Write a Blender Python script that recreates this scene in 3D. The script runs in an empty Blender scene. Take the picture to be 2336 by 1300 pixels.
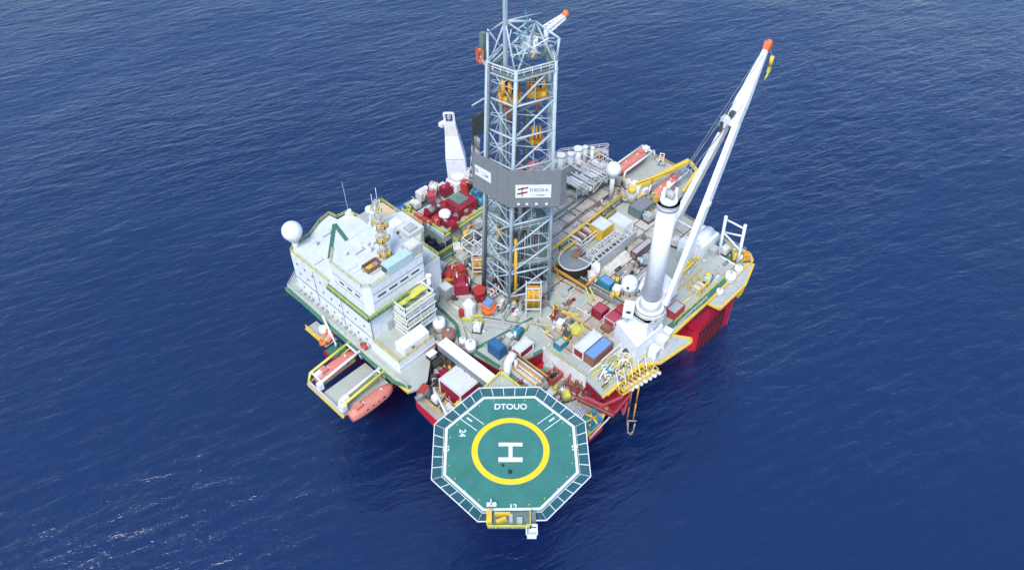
import bpy, bmesh, math, random
from mathutils import Vector, Matrix
random.seed(11)
scene = bpy.context.scene
COL = scene.collection
R = math.radians
# ------------------------------------------------------------------ camera
F = 1817.0; TH = R(45.3); YAW = R(-46.2); HC = 136.0; CX = -86.705; CY = -81.607
cd = bpy.data.cameras.new("camera"); cam = bpy.data.objects.new("camera", cd); COL.objects.link(cam)
cam.location = (CX, CY, HC); cam.rotation_euler = (R(44.7), 0, YAW)
cd.sensor_width = 36; cd.lens = 28.0; cd.clip_end = 20000; cd.clip_start = 1
scene.camera = cam
# ------------------------------------------------------------------ world, sun, exposure
SUN_EL = 54; SUN_AZ = 208      # direction towards the sun, degrees from +x counter-clockwise
w = bpy.data.worlds.new("World"); scene.world = w; w.use_nodes = True
wn = w.node_tree.nodes; wn.clear()
sky = wn.new('ShaderNodeTexSky'); sky.sky_type = 'NISHITA'; sky.sun_disc = False
sky.sun_elevation = R(SUN_EL); sky.sun_rotation = R(90 - SUN_AZ)
sky.air_density = 1.0; sky.dust_density = 0.6; sky.ozone_density = 3.5
bg = wn.new('ShaderNodeBackground'); bg.inputs[1].default_value = 0.15
wo = wn.new('ShaderNodeOutputWorld')
w.node_tree.links.new(sky.outputs[0], bg.inputs[0]); w.node_tree.links.new(bg.outputs[0], wo.inputs[0])
sd = bpy.data.lights.new("sun", 'SUN'); sd.energy = 2.0; sd.angle = R(20); sd.color = (1, .95, .88)
so = bpy.data.objects.new("sun", sd); COL.objects.link(so)
sv = Vector((math.cos(R(SUN_EL))*math.cos(R(SUN_AZ)), math.cos(R(SUN_EL))*math.sin(R(SUN_AZ)), math.sin(R(SUN_EL))))
so.rotation_euler = sv.to_track_quat('Z', 'Y').to_euler(); so.location = (0, 0, 200)
scene.view_settings.view_transform = 'Standard'; scene.view_settings.look = 'None'
scene.view_settings.exposure = 0.92; scene.view_settings.gamma = 1.0
# ------------------------------------------------------------------ survey helper: a sighted point of the photo on a level z
def P(px, py, z=17.0):
    x = (px-1168)/F; u = (650-py)/F
    d = (x, math.cos(TH)+u*math.sin(TH), -math.sin(TH)+u*math.cos(TH))
    c, s = math.cos(YAW), math.sin(YAW)
    dx, dy = c*d[0]-s*d[1], s*d[0]+c*d[1]
    t = (z-HC)/d[2]
    return Vector((CX+dx*t, CY+dy*t, z))
# ------------------------------------------------------------------ materials
def mat(name, rgb, rough=.5, var=.18, dirt=None, damt=.35, scale=.9, metal=0, bump=0):
    m = bpy.data.materials.new(name); m.use_nodes = True
    nt = m.node_tree; b = nt.nodes['Principled BSDF']
    b.inputs['Roughness'].default_value = rough; b.inputs['Metallic'].default_value = metal
    tc = nt.nodes.new('ShaderNodeTexCoord')
    n1 = nt.nodes.new('ShaderNodeTexNoise'); n1.inputs['Scale'].default_value = scale; n1.inputs['Detail'].default_value = 5
    n1.inputs['Roughness'].default_value = .65
    nt.links.new(tc.outputs['Object'], n1.inputs['Vector'])
    r1 = nt.nodes.new('ShaderNodeValToRGB')
    r1.color_ramp.elements[0].position = .3; r1.color_ramp.elements[1].position = .7
    a = [max(0, c*(1-var)) for c in rgb]; z = [min(1, c*(1+var*.6)) for c in rgb]
    r1.color_ramp.elements[0].color = (*a, 1); r1.color_ramp.elements[1].color = (*z, 1)
    nt.links.new(n1.outputs['Fac'], r1.inputs['Fac'])
    out = r1.outputs['Color']
    if dirt:
        n2 = nt.nodes.new('ShaderNodeTexNoise'); n2.inputs['Scale'].default_value = scale*2.3; n2.inputs['Detail'].default_value = 8
        n2.inputs['Roughness'].default_value = .75
        mp = nt.nodes.new('ShaderNodeMapping'); mp.inputs['Scale'].default_value = (1, 1, .28)
        nt.links.new(tc.outputs['Object'], mp.inputs[0]); nt.links.new(mp.outputs[0], n2.inputs['Vector'])
        r2 = nt.nodes.new('ShaderNodeValToRGB')
        r2.color_ramp.elements[0].position = .52; r2.color_ramp.elements[1].position = .72
        r2.color_ramp.elements[0].color = (0, 0, 0, 1); r2.color_ramp.elements[1].color = (damt, damt, damt, 1)
        nt.links.new(n2.outputs['Fac'], r2.inputs['Fac'])
        mx = nt.nodes.new('ShaderNodeMixRGB'); mx.inputs['Color2'].default_value = (*dirt, 1)
        nt.links.new(r2.outputs['Color'], mx.inputs['Fac']); nt.links.new(out, mx.inputs['Color1'])
        out = mx.outputs['Color']
    nt.links.new(out, b.inputs['Base Color'])
    if bump:
        bp = nt.nodes.new('ShaderNodeBump'); bp.inputs['Strength'].default_value = bump; bp.inputs['Distance'].default_value = .05
        nt.links.new(n1.outputs['Fac'], bp.inputs['Height']); nt.links.new(bp.outputs['Normal'], b.inputs['Normal'])
    return m
RUST = (.22, .09, .04); GRIME = (.14, .13, .12)
WHITE = mat('white_paint', (.74, .76, .78), .45, .08, (.40, .34, .28), .55)
OFFW = mat('offwhite_paint', (.62, .61, .57), .5, .12, RUST, .4)
ROOFW = mat('roof_white', (.60, .63, .625), .6, .10, (.36, .34, .30), .45, .35)
LGREY = mat('light_grey', (.42, .44, .43), .55, .15, GRIME, .5)
MGREY = mat('mid_grey', (.20, .21, .215), .5, .15, GRIME, .5)
WALLG = mat('wind_wall_grey', (.19, .20, .21), .5, .08, (.1, .1, .1), .4)
DGREY = mat('dark_grey', (.06, .063, .065), .5, .3, (.16, .13, .11), .4)
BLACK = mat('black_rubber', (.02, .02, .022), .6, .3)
STEEL = mat('blue_grey_steel', (.38, .46, .50), .45, .14, (.2, .17, .15), .45)
DSTEEL = mat('dark_steel', (.13, .16, .18), .45, .25, GRIME, .4)
RED = mat('signal_red', (.42, .04, .03), .5, .22, (.12, .04, .03), .5)
HULL = mat('hull_crimson', (.56, .014, .040), .42, .14, (.10, .02, .02), .5, .25)
DRED = mat('dark_crimson', (.28, .012, .035), .5, .25, (.10, .03, .03), .5)
PINK = mat('faded_crimson', (.42, .06, .09), .55, .2)
ORANGE = mat('safety_orange', (.75, .16, .04), .45, .15, (.35, .1, .05), .4)
FORANGE = mat('boat_salmon', (.60, .20, .15), .5, .14, (.45, .30, .26), .6)
BRORANGE = mat('brown_orange', (.62, .29, .03), .5, .2, (.2, .09, .03), .5)
YELLOW = mat('yellow_paint', (.72, .50, .05), .5, .15, RUST, .45)
LYELLOW = mat('lime_yellow', (.60, .58, .10), .5, .2, GRIME, .4)
GREEN = mat('deck_green', (.045, .17, .11), .6, .25, (.2, .22, .2), .7)
GGREY = mat('green_grey', (.13, .20, .17), .6, .2, GRIME, .5)
LIME = mat('lime_green', (.22, .40, .04), .5, .2)
BLUE = mat('container_blue', (.035, .14, .32), .5, .2, (.06, .08, .12), .6)
SBLUE = mat('sky_blue_roof', (.14, .28, .52), .55, .12, (.3, .35, .4), .4)
TEAL = mat('teal_blue', (.03, .24, .32), .5, .2, GRIME, .3)
CYAN = mat('pale_cyan', (.42, .58, .60), .5, .1)
TAN = mat('tan_roof', (.62, .47, .27), .6, .1, (.45, .36, .2), .4)
BROWN = mat('rust_brown', (.26, .12, .08), .6, .25, GRIME, .5)
WOOD = mat('timber', (.36, .30, .22), .7, .25)
NET = mat('net_teal', (.02, .105, .125), .7, .25)
GLASS = mat('dark_glass', (.02, .03, .04), .1, .1)
DECK = mat('deck_plate', (.39, .425, .375), .65, .14, (.33, .30, .25), .5, .3, bump=.2)
LDECK = mat('lower_deck_plate', (.33, .32, .28), .7, .2, RUST, .5, .4)
def plated(name, c1, c2, seam, sx, sy, offset=.5):
    m = bpy.data.materials.new(name); m.use_nodes = True; nt = m.node_tree; b = nt.nodes['Principled BSDF']
    b.inputs['Roughness'].default_value = .7
    tc = nt.nodes.new('ShaderNodeTexCoord'); mp = nt.nodes.new('ShaderNodeMapping')
    br = nt.nodes.new('ShaderNodeTexBrick'); br.inputs['Scale'].default_value = 1
    br.offset = offset; br.inputs['Brick Width'].default_value = sx; br.inputs['Row Height'].default_value = sy
    br.inputs['Mortar Size'].default_value = .14; br.inputs['Mortar Smooth'].default_value = .2
    br.inputs['Color1'].default_value = (*c1, 1); br.inputs['Color2'].default_value = (*c2, 1); br.inputs['Mortar'].default_value = (*seam, 1)
    nt.links.new(tc.outputs['Object'], mp.inputs[0]); nt.links.new(mp.outputs[0], br.inputs['Vector'])
    n = nt.nodes.new('ShaderNodeTexNoise'); n.inputs['Scale'].default_value = .5; n.inputs['Detail'].default_value = 9; n.inputs['Roughness'].default_value = .7
    nt.links.new(tc.outputs['Object'], n.inputs['Vector'])
    r = nt.nodes.new('ShaderNodeValToRGB'); r.color_ramp.elements[0].position = .35; r.color_ramp.elements[1].position = .62
    r.color_ramp.elements[0].color = (.62, .56, .5, 1); r.color_ramp.elements[1].color = (1, 1, 1, 1)
    nt.links.new(n.outputs['Fac'], r.inputs['Fac'])
    mx = nt.nodes.new('ShaderNodeMixRGB'); mx.blend_type = 'MULTIPLY'; mx.inputs['Fac'].default_value = 1
    nt.links.new(br.outputs['Color'], mx.inputs['Color1']); nt.links.new(r.outputs['Color'], mx.inputs['Color2'])
    nt.links.new(mx.outputs['Color'], b.inputs['Base Color'])
    return m
PIPEDECK = plated('pipe_deck_plating', (.58, .56, .50), (.50, .47, .41), (.12, .10, .08), 5.2, 3.4)
BRDECK = plated('worn_brown_plating', (.50, .46, .39), (.44, .40, .33), (.14, .11, .09), 7, 4.5, 0)
HELI = mat('helideck_green', (.036, .185, .150), .7, .16, (.09, .20, .18), .6, .28)
# ------------------------------------------------------------------ mesh collector
class MB:
    def __init__(s): s.v = []; s.f = []; s.m = []; s.sm = []
    def add(s, vs, fs, m=0, smooth=False):
        o = len(s.v); s.v += [tuple(v) for v in vs]; s.f += [tuple(i+o for i in f) for f in fs]; s.m += [m]*len(fs); s.sm += [smooth]*len(fs); return s
    def box(s, x0, y0, z0, x1, y1, z1, m=0):
        return s.prism([(x0, y0), (x1, y0), (x1, y1), (x0, y1)], z0, z1, m)
    def cb(s, x, y, z, dx, dy, dz, m=0, rz=0):       # centred footprint, z = bottom
        c, n = math.cos(rz), math.sin(rz)
        pts = [(x+c*a-n*b, y+n*a+c*b) for a, b in ((-dx/2, -dy/2), (dx/2, -dy/2), (dx/2, dy/2), (-dx/2, dy/2))]
        return s.prism(pts, z, z+dz, m)
    def prism(s, pts, z0, z1, m=0, mtop=None, taper=1.0):
        n = len(pts); cx = sum(p[0] for p in pts)/n; cy = sum(p[1] for p in pts)/n
        vs = [(p[0], p[1], z0) for p in pts]+[(cx+(p[0]-cx)*taper, cy+(p[1]-cy)*taper, z1) for p in pts]
        area = sum(pts[i][0]*pts[(i+1) % n][1]-pts[(i+1) % n][0]*pts[i][1] for i in range(n))
        fs = [(i, (i+1) % n, n+(i+1) % n, n+i) for i in range(n)]+[tuple(range(n-1, -1, -1))]; top = [tuple(range(n, 2*n))]
        if area < 0: fs = [tuple(reversed(f)) for f in fs]; top = [tuple(reversed(f)) for f in top]
        s.add(vs, fs, m); o = len(s.v)-2*n
        s.f += [tuple(i+o for i in f) for f in top]; s.m.append(m if mtop is None else mtop); s.sm.append(False)
        return s
    def tube(s, p, q, r, m=0, n=6, r2=None, smooth=True):
        p, q = Vector(p), Vector(q); d = q-p
        if d.length < 1e-6: return s
        r2 = r if r2 is None else r2
        a = d.normalized(); t = Vector((0, 0, 1)) if abs(a.z) < .9 else Vector((1, 0, 0))
        u = a.cross(t).normalized(); w_ = a.cross(u)
        vs = []
        for c, rr in ((p, r), (q, r2)):
            for i in range(n):
                an = 2*math.pi*(i+.5)/n; vs.append(c+u*math.cos(an)*rr+w_*math.sin(an)*rr)
        fs = [(i, i+n, (i+1) % n+n, (i+1) % n) for i in range(n)]
        s.add(vs, fs, m, smooth and n > 5); o = len(s.v)-2*n
        s.f += [tuple(o+i for i in range(n)), tuple(o+2*n-1-i for i in range(n))]; s.m += [m, m]; s.sm += [False, False]
        return s
    def bar(s, p, q, r, m=0): return s.tube(p, q, r, m, 4)
    def path(s, pts, r, m=0, n=6):
        for a, b in zip(pts[:-1], pts[1:]): s.tube(a, b, r, m, n)
        for a in pts[1:-1]: s.sphere(a, r*1.02, m, 6, 4)
        return s
    def cyl(s, x, y, z, r, h, m=0, n=16, r2=None): return s.tube((x, y, z), (x, y, z+h), r, m, n, r2)
    def sphere(s, c, r, m=0, n=16, k=10, sz=1.0, sx=1.0, sy=1.0):
        c = Vector(c); vs = [c+Vector((0, 0, r*sz))]
        for j in range(1, k):
            ph = math.pi*j/k
            for i in range(n):
                a = 2*math.pi*i/n; vs.append(c+Vector((sx*r*math.sin(ph)*math.cos(a), sy*r*math.sin(ph)*math.sin(a), sz*r*math.cos(ph))))
        vs.append(c-Vector((0, 0, r*sz))); L = len(vs)-1
        fs = [(0, 1+i, 1+(i+1) % n) for i in range(n)]
        for j in range(k-2):
            for i in range(n):
                a = 1+j*n+i; b = 1+j*n+(i+1) % n; fs.append((a, a+n, b+n, b))
        fs += [(L, 1+(k-2)*n+(i+1) % n, 1+(k-2)*n+i) for i in range(n)]
        return s.add(vs, fs, m, True)
    def rail(s, pts, h=1.1, m=0, r=.05, step=2.0):
        pts = [Vector(p) for p in pts]
        for a, b in zip(pts[:-1], pts[1:]):
            L = (b-a).length; k = max(1, int(round(L/step)))
            for i in range(k+1):
                p = a+(b-a)*i/k; s.bar(p, p+Vector((0, 0, h)), r, m)
            for hh in (h, h*.55): s.bar(a+Vector((0, 0, hh)), b+Vector((0, 0, hh)), r, m)
        return s
    def truss(s, a, b, wdt, hgt, n, r=.12, m=0, up=(0, 0, 1), w2=None, h2=None):
        a, b = Vector(a), Vector(b); d = (b-a).normalized(); up = Vector(up); side = d.cross(up).normalized(); up = side.cross(d)
        w2 = wdt if w2 is None else w2; h2 = hgt if h2 is None else h2
        rings = []
        for i in range(n+1):
            t = i/n; c = a+(b-a)*t; ww = wdt+(w2-wdt)*t; hh = hgt+(h2-hgt)*t
            rings.append([c+side*ww/2*sx+up*hh/2*sy for sx, sy in ((-1, -1), (1, -1), (1, 1), (-1, 1))])
        for i in range(n+1):
            for k in range(4):
                s.bar(rings[i][k], rings[i][(k+1) % 4], r*.7, m)
                if i < n:
                    s.bar(rings[i][k], rings[i+1][k], r, m)
                    s.bar(rings[i][k], rings[i+1][(k+1) % 4], r*.6, m)
        return s
    def build(s, name, mats, parent=None, off=None):
        me = bpy.data.meshes.new(name)
        vs = s.v if off is None else [(a-off[0], b-off[1], c-off[2]) for a, b, c in s.v]
        me.from_pydata(vs, [], s.f)
        if not isinstance(mats, (list, tuple)): mats = [mats]
        for mt in mats: me.materials.append(mt)
        if max(s.m, default=0) > 0: me.polygons.foreach_set('material_index', s.m)
        me.polygons.foreach_set('use_smooth', s.sm); me.update()
        o = bpy.data.objects.new(name, me); COL.objects.link(o)
        if parent: o.parent = parent
        return o
def setp(o, label, cat, group=None, kind=None):
    if label: o['label'] = label
    if cat: o['category'] = cat
    if group: o['group'] = group
    if kind: o['kind'] = kind
    return o
class Thing:
    """Empty at the thing's base; parts are given in local coordinates (world=False) or world coordinates."""
    def __init__(s, name, label, cat, loc=(0, 0, 0), rz=0, group=None, world=True):
        s.o = bpy.data.objects.new(name, None); COL.objects.link(s.o); s.o.empty_display_size = .5
        s.o.location = loc; s.o.rotation_euler = (0, 0, rz); s.loc = Vector(loc); s.world = world
        setp(s.o, label, cat, group)
    def part(s, name, mb, mats, parent=None, label=None, kind=None):
        o = mb.build(name, mats, parent or s.o, s.loc if s.world else None)
        if label: o['label'] = label
        if kind: o['kind'] = kind
        return o
def single(name, mb, mats, label, cat, group=None, base=None):
    """one-mesh thing with its origin at its base"""
    if base is None:
        n = len(mb.v); base = (sum(v[0] for v in mb.v)/n, sum(v[1] for v in mb.v)/n, min(v[2] for v in mb.v))
    o = mb.build(name, mats, None, base); o.location = base
    return setp(o, label, cat, group)
def dup(root, loc, rz=None, label=None, group=None):
    r = root.copy(); COL.objects.link(r); r.location = loc
    if rz is not None: r.rotation_euler = (0, 0, rz)
    if label: r['label'] = label
    if group: r['group'] = group
    for ch in list(root.children):
        c = ch.copy(); COL.objects.link(c); c.parent = r
        for g in list(ch.children):
            d = g.copy(); COL.objects.link(d); d.parent = c
    return r
def textpart(s, name, txt, size, loc, rot, m, parent, sx=1.0, ext=.015):
    cu = bpy.data.curves.new('txt', 'FONT'); cu.body = txt; cu.size = size; cu.extrude = ext; cu.align_x = 'CENTER'; cu.align_y = 'CENTER'
    cu.offset = size*.02
    t = bpy.data.objects.new('txt', cu); COL.objects.link(t)
    bpy.context.view_layer.update()
    me = bpy.data.meshes.new_from_object(t.evaluated_get(bpy.context.evaluated_depsgraph_get()))
    bpy.data.objects.remove(t); me.materials.clear(); me.materials.append(m)
    o = bpy.data.objects.new(name, me); COL.objects.link(o); o.parent = parent
    o.location = Vector(loc)-s.loc; o.rotation_euler = rot; o.scale = (sx, 1, 1)
    return o
# ------------------------------------------------------------------ sea
def sea():
    m = bpy.data.materials.new('sea_water'); m.use_nodes = True; nt = m.node_tree; b = nt.nodes['Principled BSDF']
    b.inputs['Roughness'].default_value = .22; b.inputs['IOR'].default_value = 1.78
    tc = nt.nodes.new('ShaderNodeTexCoord')
    def noise(rz, sc, scale, det=4, rough=.6, dist=0.0):
        mp = nt.nodes.new('ShaderNodeMapping'); mp.vector_type = 'TEXTURE'; mp.inputs['Rotation'].default_value = (0, 0, R(rz)); mp.inputs['Scale'].default_value = (*sc, 1)
        n = nt.nodes.new('ShaderNodeTexNoise'); n.inputs['Scale'].default_value = scale; n.inputs['Detail'].default_value = det
        n.inputs['Roughness'].default_value = rough; n.inputs['Distortion'].default_value = dist
        nt.links.new(tc.outputs['Object'], mp.inputs[0]); nt.links.new(mp.outputs[0], n.inputs['Vector']); return n.outputs['Fac']
    a = noise(-30, (2.6, 1), .10, 3, .5, .3)      # swell
    c = noise(-20, (3.0, 1), .42, 5, .6, .5)      # wind waves
    e = noise(-36, (2.4, 1), 1.1, 4, .6)          # ripples
    def mul(x, k):
        q = nt.nodes.new('ShaderNodeMath'); q.operation = 'MULTIPLY'; q.inputs[1].default_value = k; nt.links.new(x, q.inputs[0]); return q.outputs[0]
    def add(x, y):
        q = nt.nodes.new('ShaderNodeMath'); nt.links.new(x, q.inputs[0]); nt.links.new(y, q.inputs[1]); return q.outputs[0]
    g = noise(10, (1.7, 1), .012, 4, .55); gr = nt.nodes.new('ShaderNodeMapRange'); gr.inputs['From Min'].default_value = .35; gr.inputs['From Max'].default_value = .65; gr.inputs['To Min'].default_value = .45; gr.inputs['To Max'].default_value = 1.5
    nt.links.new(g, gr.inputs['Value'])
    def mulv(x, y):
        q = nt.nodes.new('ShaderNodeMath'); q.operation = 'MULTIPLY'; nt.links.new(x, q.inputs[0]); nt.links.new(y, q.inputs[1]); return q.outputs[0]
    h = mulv(gr.outputs[0], add(add(mul(a, .5), mul(c, .42)), mul(e, .10)))
    bp = nt.nodes.new('ShaderNodeBump'); bp.inputs['Strength'].default_value = 1.0; bp.inputs['Distance'].default_value = 1.0
    nt.links.new(h, bp.inputs['Height']); nt.links.new(bp.outputs['Normal'], b.inputs['Normal'])
    # water body colour: deep blue with slow patches
    big = noise(20, (1.6, 1), .008, 3)
    rp = nt.nodes.new('ShaderNodeValToRGB'); rp.color_ramp.elements[0].position = .35; rp.color_ramp.elements[1].position = .65
    rp.color_ramp.elements[0].color = (.0, .0115, .059, 1); rp.color_ramp.elements[1].color = (.0, .0145, .073, 1)
    nt.links.new(big, rp.inputs['Fac']); nt.links.new(rp.outputs['Color'], b.inputs['Base Color'])
    mb = MB(); S = 6000
    mb.add([(-S, -S, 0), (S, -S, 0), (S, S, 0), (-S, S, 0)], [(0, 1, 2, 3)])
    o = mb.build('sea', m); setp(o, 'deep blue open sea with small wind ripples all around the rig', 'sea', None, 'structure')
sea()
# ================================================================== hull and decks
def hull():
    t = Thing('platform_hull', 'crimson floating platform hull with columns and pale main deck carrying the whole rig', 'oil platform', (0, 0, 0))
    MAINP = [(-35, 33.4)]+[tuple(P(*q)[:2]) for q in ((935, 893), (962, 884), (975, 868), (985, 800), (1012, 770), (1150, 846), (1241, 797), (1338, 866), (1375, 903), (1440, 842))]+[(-1, -32.3), (9.6, -32.3), (40, -32.3), (41.2, -31), (41.6, 11), (47, 12.8), (47, 14.2), (37.5, 21.2), (20, 21.2), (18, 35), (-4, 37), (-6, 41), (-16, 41), (-18, 36.5), (-30, 36.5)]
    UP = [(-31, 33)]+[tuple(P(*q)[:2]) for q in ((962, 878), (985, 800), (1013, 770), (1150, 845), (1241, 796.5), (1337, 865), (1372, 897))]+[(-1, -30), (20, -30), (20, -32.2), (40.5, -32.2), (40.5, 18), (37, 20.8), (17, 20.8), (17, 33)]
    b = MB(); b.box(-31, -27, 10, 40, 22, 13.2); b.box(-31, 22, 10, 17, 33, 13.2); b.box(20, -32.2, 10, 40.5, -27, 13.2); t.part('box_deck', b, HULL)
    b = MB(); b.prism(UP, 13.2, 16.5); w1, w2 = P(1241, 797), P(1338, 866)
    b.add([(w1.x-.25, w1.y, 13.6), (w2.x-.25, w2.y, 13.6), (w2.x-.25, w2.y, 17.9), (w1.x-.25, w1.y, 17.9), (w1.x-.05, w1.y, 13.6), (w2.x-.05, w2.y, 13.6), (w2.x-.05, w2.y, 17.9), (w1.x-.05, w1.y, 17.9)], [(0, 3, 2, 1), (4, 5, 6, 7), (3, 7, 6, 2), (0, 4, 7, 3), (1, 2, 6, 5)], 1)
    t.part('upper_box', b, [DRED, WHITE])
    b = MB()
    b.prism([(-35, -14), (-31, -14), (-31, -33.5), (-34, -31)], 10.4, 13.2); b.prism([(-33.8, -5.5), (-31, -5.5), (-31, -14), (-34.6, -14)], 10.4, 13.2)
    b.prism([(-31, -34), (-13, -34.4), (-10, -31), (-10, -27), (-31, -27)], 10.4, 13.2)
    t.part('corner_hull', b, HULL)
    b = MB(); b.box(-34.9, -4, 15.9, -31, 33, 16.45)
    for k in range(14): b.box(-34.8, 4+k*2, 15.2, -31, 4.3+k*2, 15.9)
    t.part('cantilever', b, DRED)
    for cx, cy in ((30.5, -25.2), (-20, -19), (-20, 22), (30.5, 24)):
        c = MB(); r = 2.5; pts = []
        for qx, qy, a0 in ((1, 1, 0), (-1, 1, 90), (-1, -1, 180), (1, -1, 270)):
            for k in range(4):
                a = R(a0+k*30); pts.append((cx+qx*(8-r)+r*math.cos(a), cy+qy*(7.2-r)+r*math.sin(a)))
        c.prism(pts, -8, 12.4); t.part('column', c, HULL)
    c = MB()
    for k in range(7): c.bar((22.6+k*1.5, -32.9, -1.5), (22.6+k*1.5, -32.9, 7.5), .17, 0)
    c.bar((22, -32.8, 7.6), (32, -32.8, 7.6), .2); c.bar((35.2, -32.7, 0), (35.2, -32.7, 12), .13, 1); c.bar((21.6, -32.6, 9), (33, -32.6, 9), .12, 2)
    t.part('anchor_rack', c, [BLACK, PINK, DRED])
    c = MB()
    for y in (-19, 22): c.prism([(-36, y-6.5), (-30, y-7.5), (42, y-7.5), (46, y-4), (46, y+4), (42, y+7.5), (-30, y+7.5), (-36, y+6.5)], -16, -8)
    t.part('pontoon', c, HULL)
    c = MB()
    c.tube((-20, -12, 4), (-20, 15, 4), .9, 0, 10); c.tube((30, -12, 4), (30, 15, 4), .9, 0, 10)
    c.tube((-12, -19, 6), (22, -22, 6), .9, 0, 10)
    t.part('brace', c, DRED)
    # main deck plating
    d = MB(); d.prism(MAINP, 16.5, 17)
    t.part('main_deck', d, DECK)
    d = MB(); d.prism([(-34, -6.2), (-29, 0), (-19, 0), (-17, -12), (-10, -20), (-10, -33), (-14, -34.2), (-31, -34.2), (-34.6, -30)][::-1], 13.2, 13.5)
    t.part('lower_deck', d, LDECK)
    e = MB()
    for a, b_ in (((-35.1, 33.4), (-35.1, -5.6)), ((9.6, -32.5), (40, -32.5)), ((40, -32.5), (41.3, -31)), ((41.3, -31), (41.7, 11)), ((-10, -32.5), (9.6, -32.5))):
        p, q = Vector((*a, 16.75)), Vector((*b_, 16.75)); e.bar(p, q, .33); t.part('edge_beam', e, YELLOW); e = MB()
    for a, b_ in zip([P(1375, 905), P(1440, 842)], [P(1440, 842), Vector((-1, -32.4, 17))]): e.bar((a.x, a.y, 16.75), (b_.x, b_.y, 16.75), .3); t.part('edge_beam', e, YELLOW); e = MB()
    d = MB()
    d.prism([(9.8, -32.2), (12, -35.9), (11.2, -36.4), (3, -35.2), (-1, -32.2)][::-1], 16.4, 17); t.part('side_platform', d, LGREY); d = MB()
    d.prism([(23, -32.4), (23.4, -35.1), (33, -35.1), (39.6, -33.0), (39.6, -32.2)][::-1], 15.7, 16.4)
    t.part('side_platform', d, LGREY)
    e = MB()
    for pts in ([(9.8, -32.2), (12, -35.9), (11.2, -36.4), (3, -35.2), (-1, -32.2)], [(23, -32.4), (23.4, -35.2), (33, -35.2), (39.7, -33.1)], [(-34.6, -30), (-31, -34.3), (-14, -34.3), (-10, -33)]):
        z = 17.0 if pts[0][0] == 9.8 else (16.2 if pts[0][0] == 23 else 13.4)
        for a, b_ in zip(pts[:-1], pts[1:]): e.bar((*a, z), (*b_, z), .3)
        t.part('edge_beam', e, YELLOW); e = MB()
    g = MB()   # painted green walkways, each laid 4 mm to 2 cm proud
    def strip(pts, wd=.9, z=17.02):
        for a, b_ in zip(pts[:-1], pts[1:]):
            a, b_ = P(*a), P(*b_); d_ = (b_-a).normalized(); n_ = Vector((-d_.y, d_.x, 0))*wd/2
            g.prism([tuple((a-n_)[:2]), tuple((b_-n_)[:2]), tuple((b_+n_)[:2]), tuple((a+n_)[:2])], 17.0, z)
        t.part('walkway', g, GREEN); g.__init__()
    strip([(985, 685), (1042, 742), (1050, 780)], .8, 17.012); strip([(1080, 798), (1215, 726), (1280, 778)], .8, 17.016); strip([(1082, 800), (1140, 838)], .9, 17.02)
    strip([(1520, 752), (1600, 690), (1690, 602)], 1.3, 17.024); strip([(1690, 602), (1632, 572), (1620, 540)], 1.1, 17.028)
    strip([(652, 655), (760, 752), (900, 872), (938, 884)], .8, 17.02); strip([(1190, 822), (1238, 798)], .7, 17.032)
    g = MB()
    def strip2(pts, wd=.35, z=17.1):
        for a, b_ in zip(pts[:-1], pts[1:]):
            a, b_ = P(*a), P(*b_); d_ = (b_-a).normalized(); n_ = Vector((-d_.y, d_.x, 0))*wd/2
            g.prism([tuple((a-n_)[:2]), tuple((b_-n_)[:2]), tuple((b_+n_)[:2]), tuple((a+n_)[:2])], 17.0, z)
        t.part('coaming', g, GGREY); g.__init__()
    strip2([(1000, 673), (1068, 722)]); strip2([(1103, 724), (1190, 738)], .3, 17.11); strip2([(1300, 740), (1190, 640)], .3, 17.12); strip2([(1000, 690), (1008, 665), (960, 640)], .3, 17.13)
    # tan pipe deck and worn brown deck
    d = MB(); d.box(3, -17.5, 17, 40, -5.8, 17.12); d.box(14, 0, 17, 41.5, 12, 17.35)
    t.part('pipe_deck', d, PIPEDECK)
    d = MB(); d.box(-8, -22, 17, 14, -14.5, 17.08); d.box(-3, -27, 17, 20, -22, 17.1)
    t.part('worn_deck', d, BRDECK)
    r_ = MB()
    r_.rail([(-34.8, 33, 17), (-34.8, 14, 17)]); r_.rail([(-34.8, 7, 17), (-34.8, -5, 17)]); r_.rail([(-34.8, 33.1, 17), (-30, 36.2, 17)])
    r_.rail([(13, -32, 17), (23, -32, 17)]); r_.rail([(24, -34.9, 16.4), (33, -34.9, 16.4)]); r_.rail([(41, -30, 17), (41.4, 11, 17)]); r_.rail([(-30, 36.2, 17), (-18, 36.2, 17)])
    t.part('railing', r_, OFFW)
    r_ = MB(); r_.rail([P(1375, 893), P(1440, 835), P(1530, 775)]); r_.rail([P(1538, 738), P(1700, 595)], 1.1, 0, .06); r_.rail([P(1700, 595), P(1640, 560)])
    t.part('railing', r_, LYELLOW)
hull()
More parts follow.
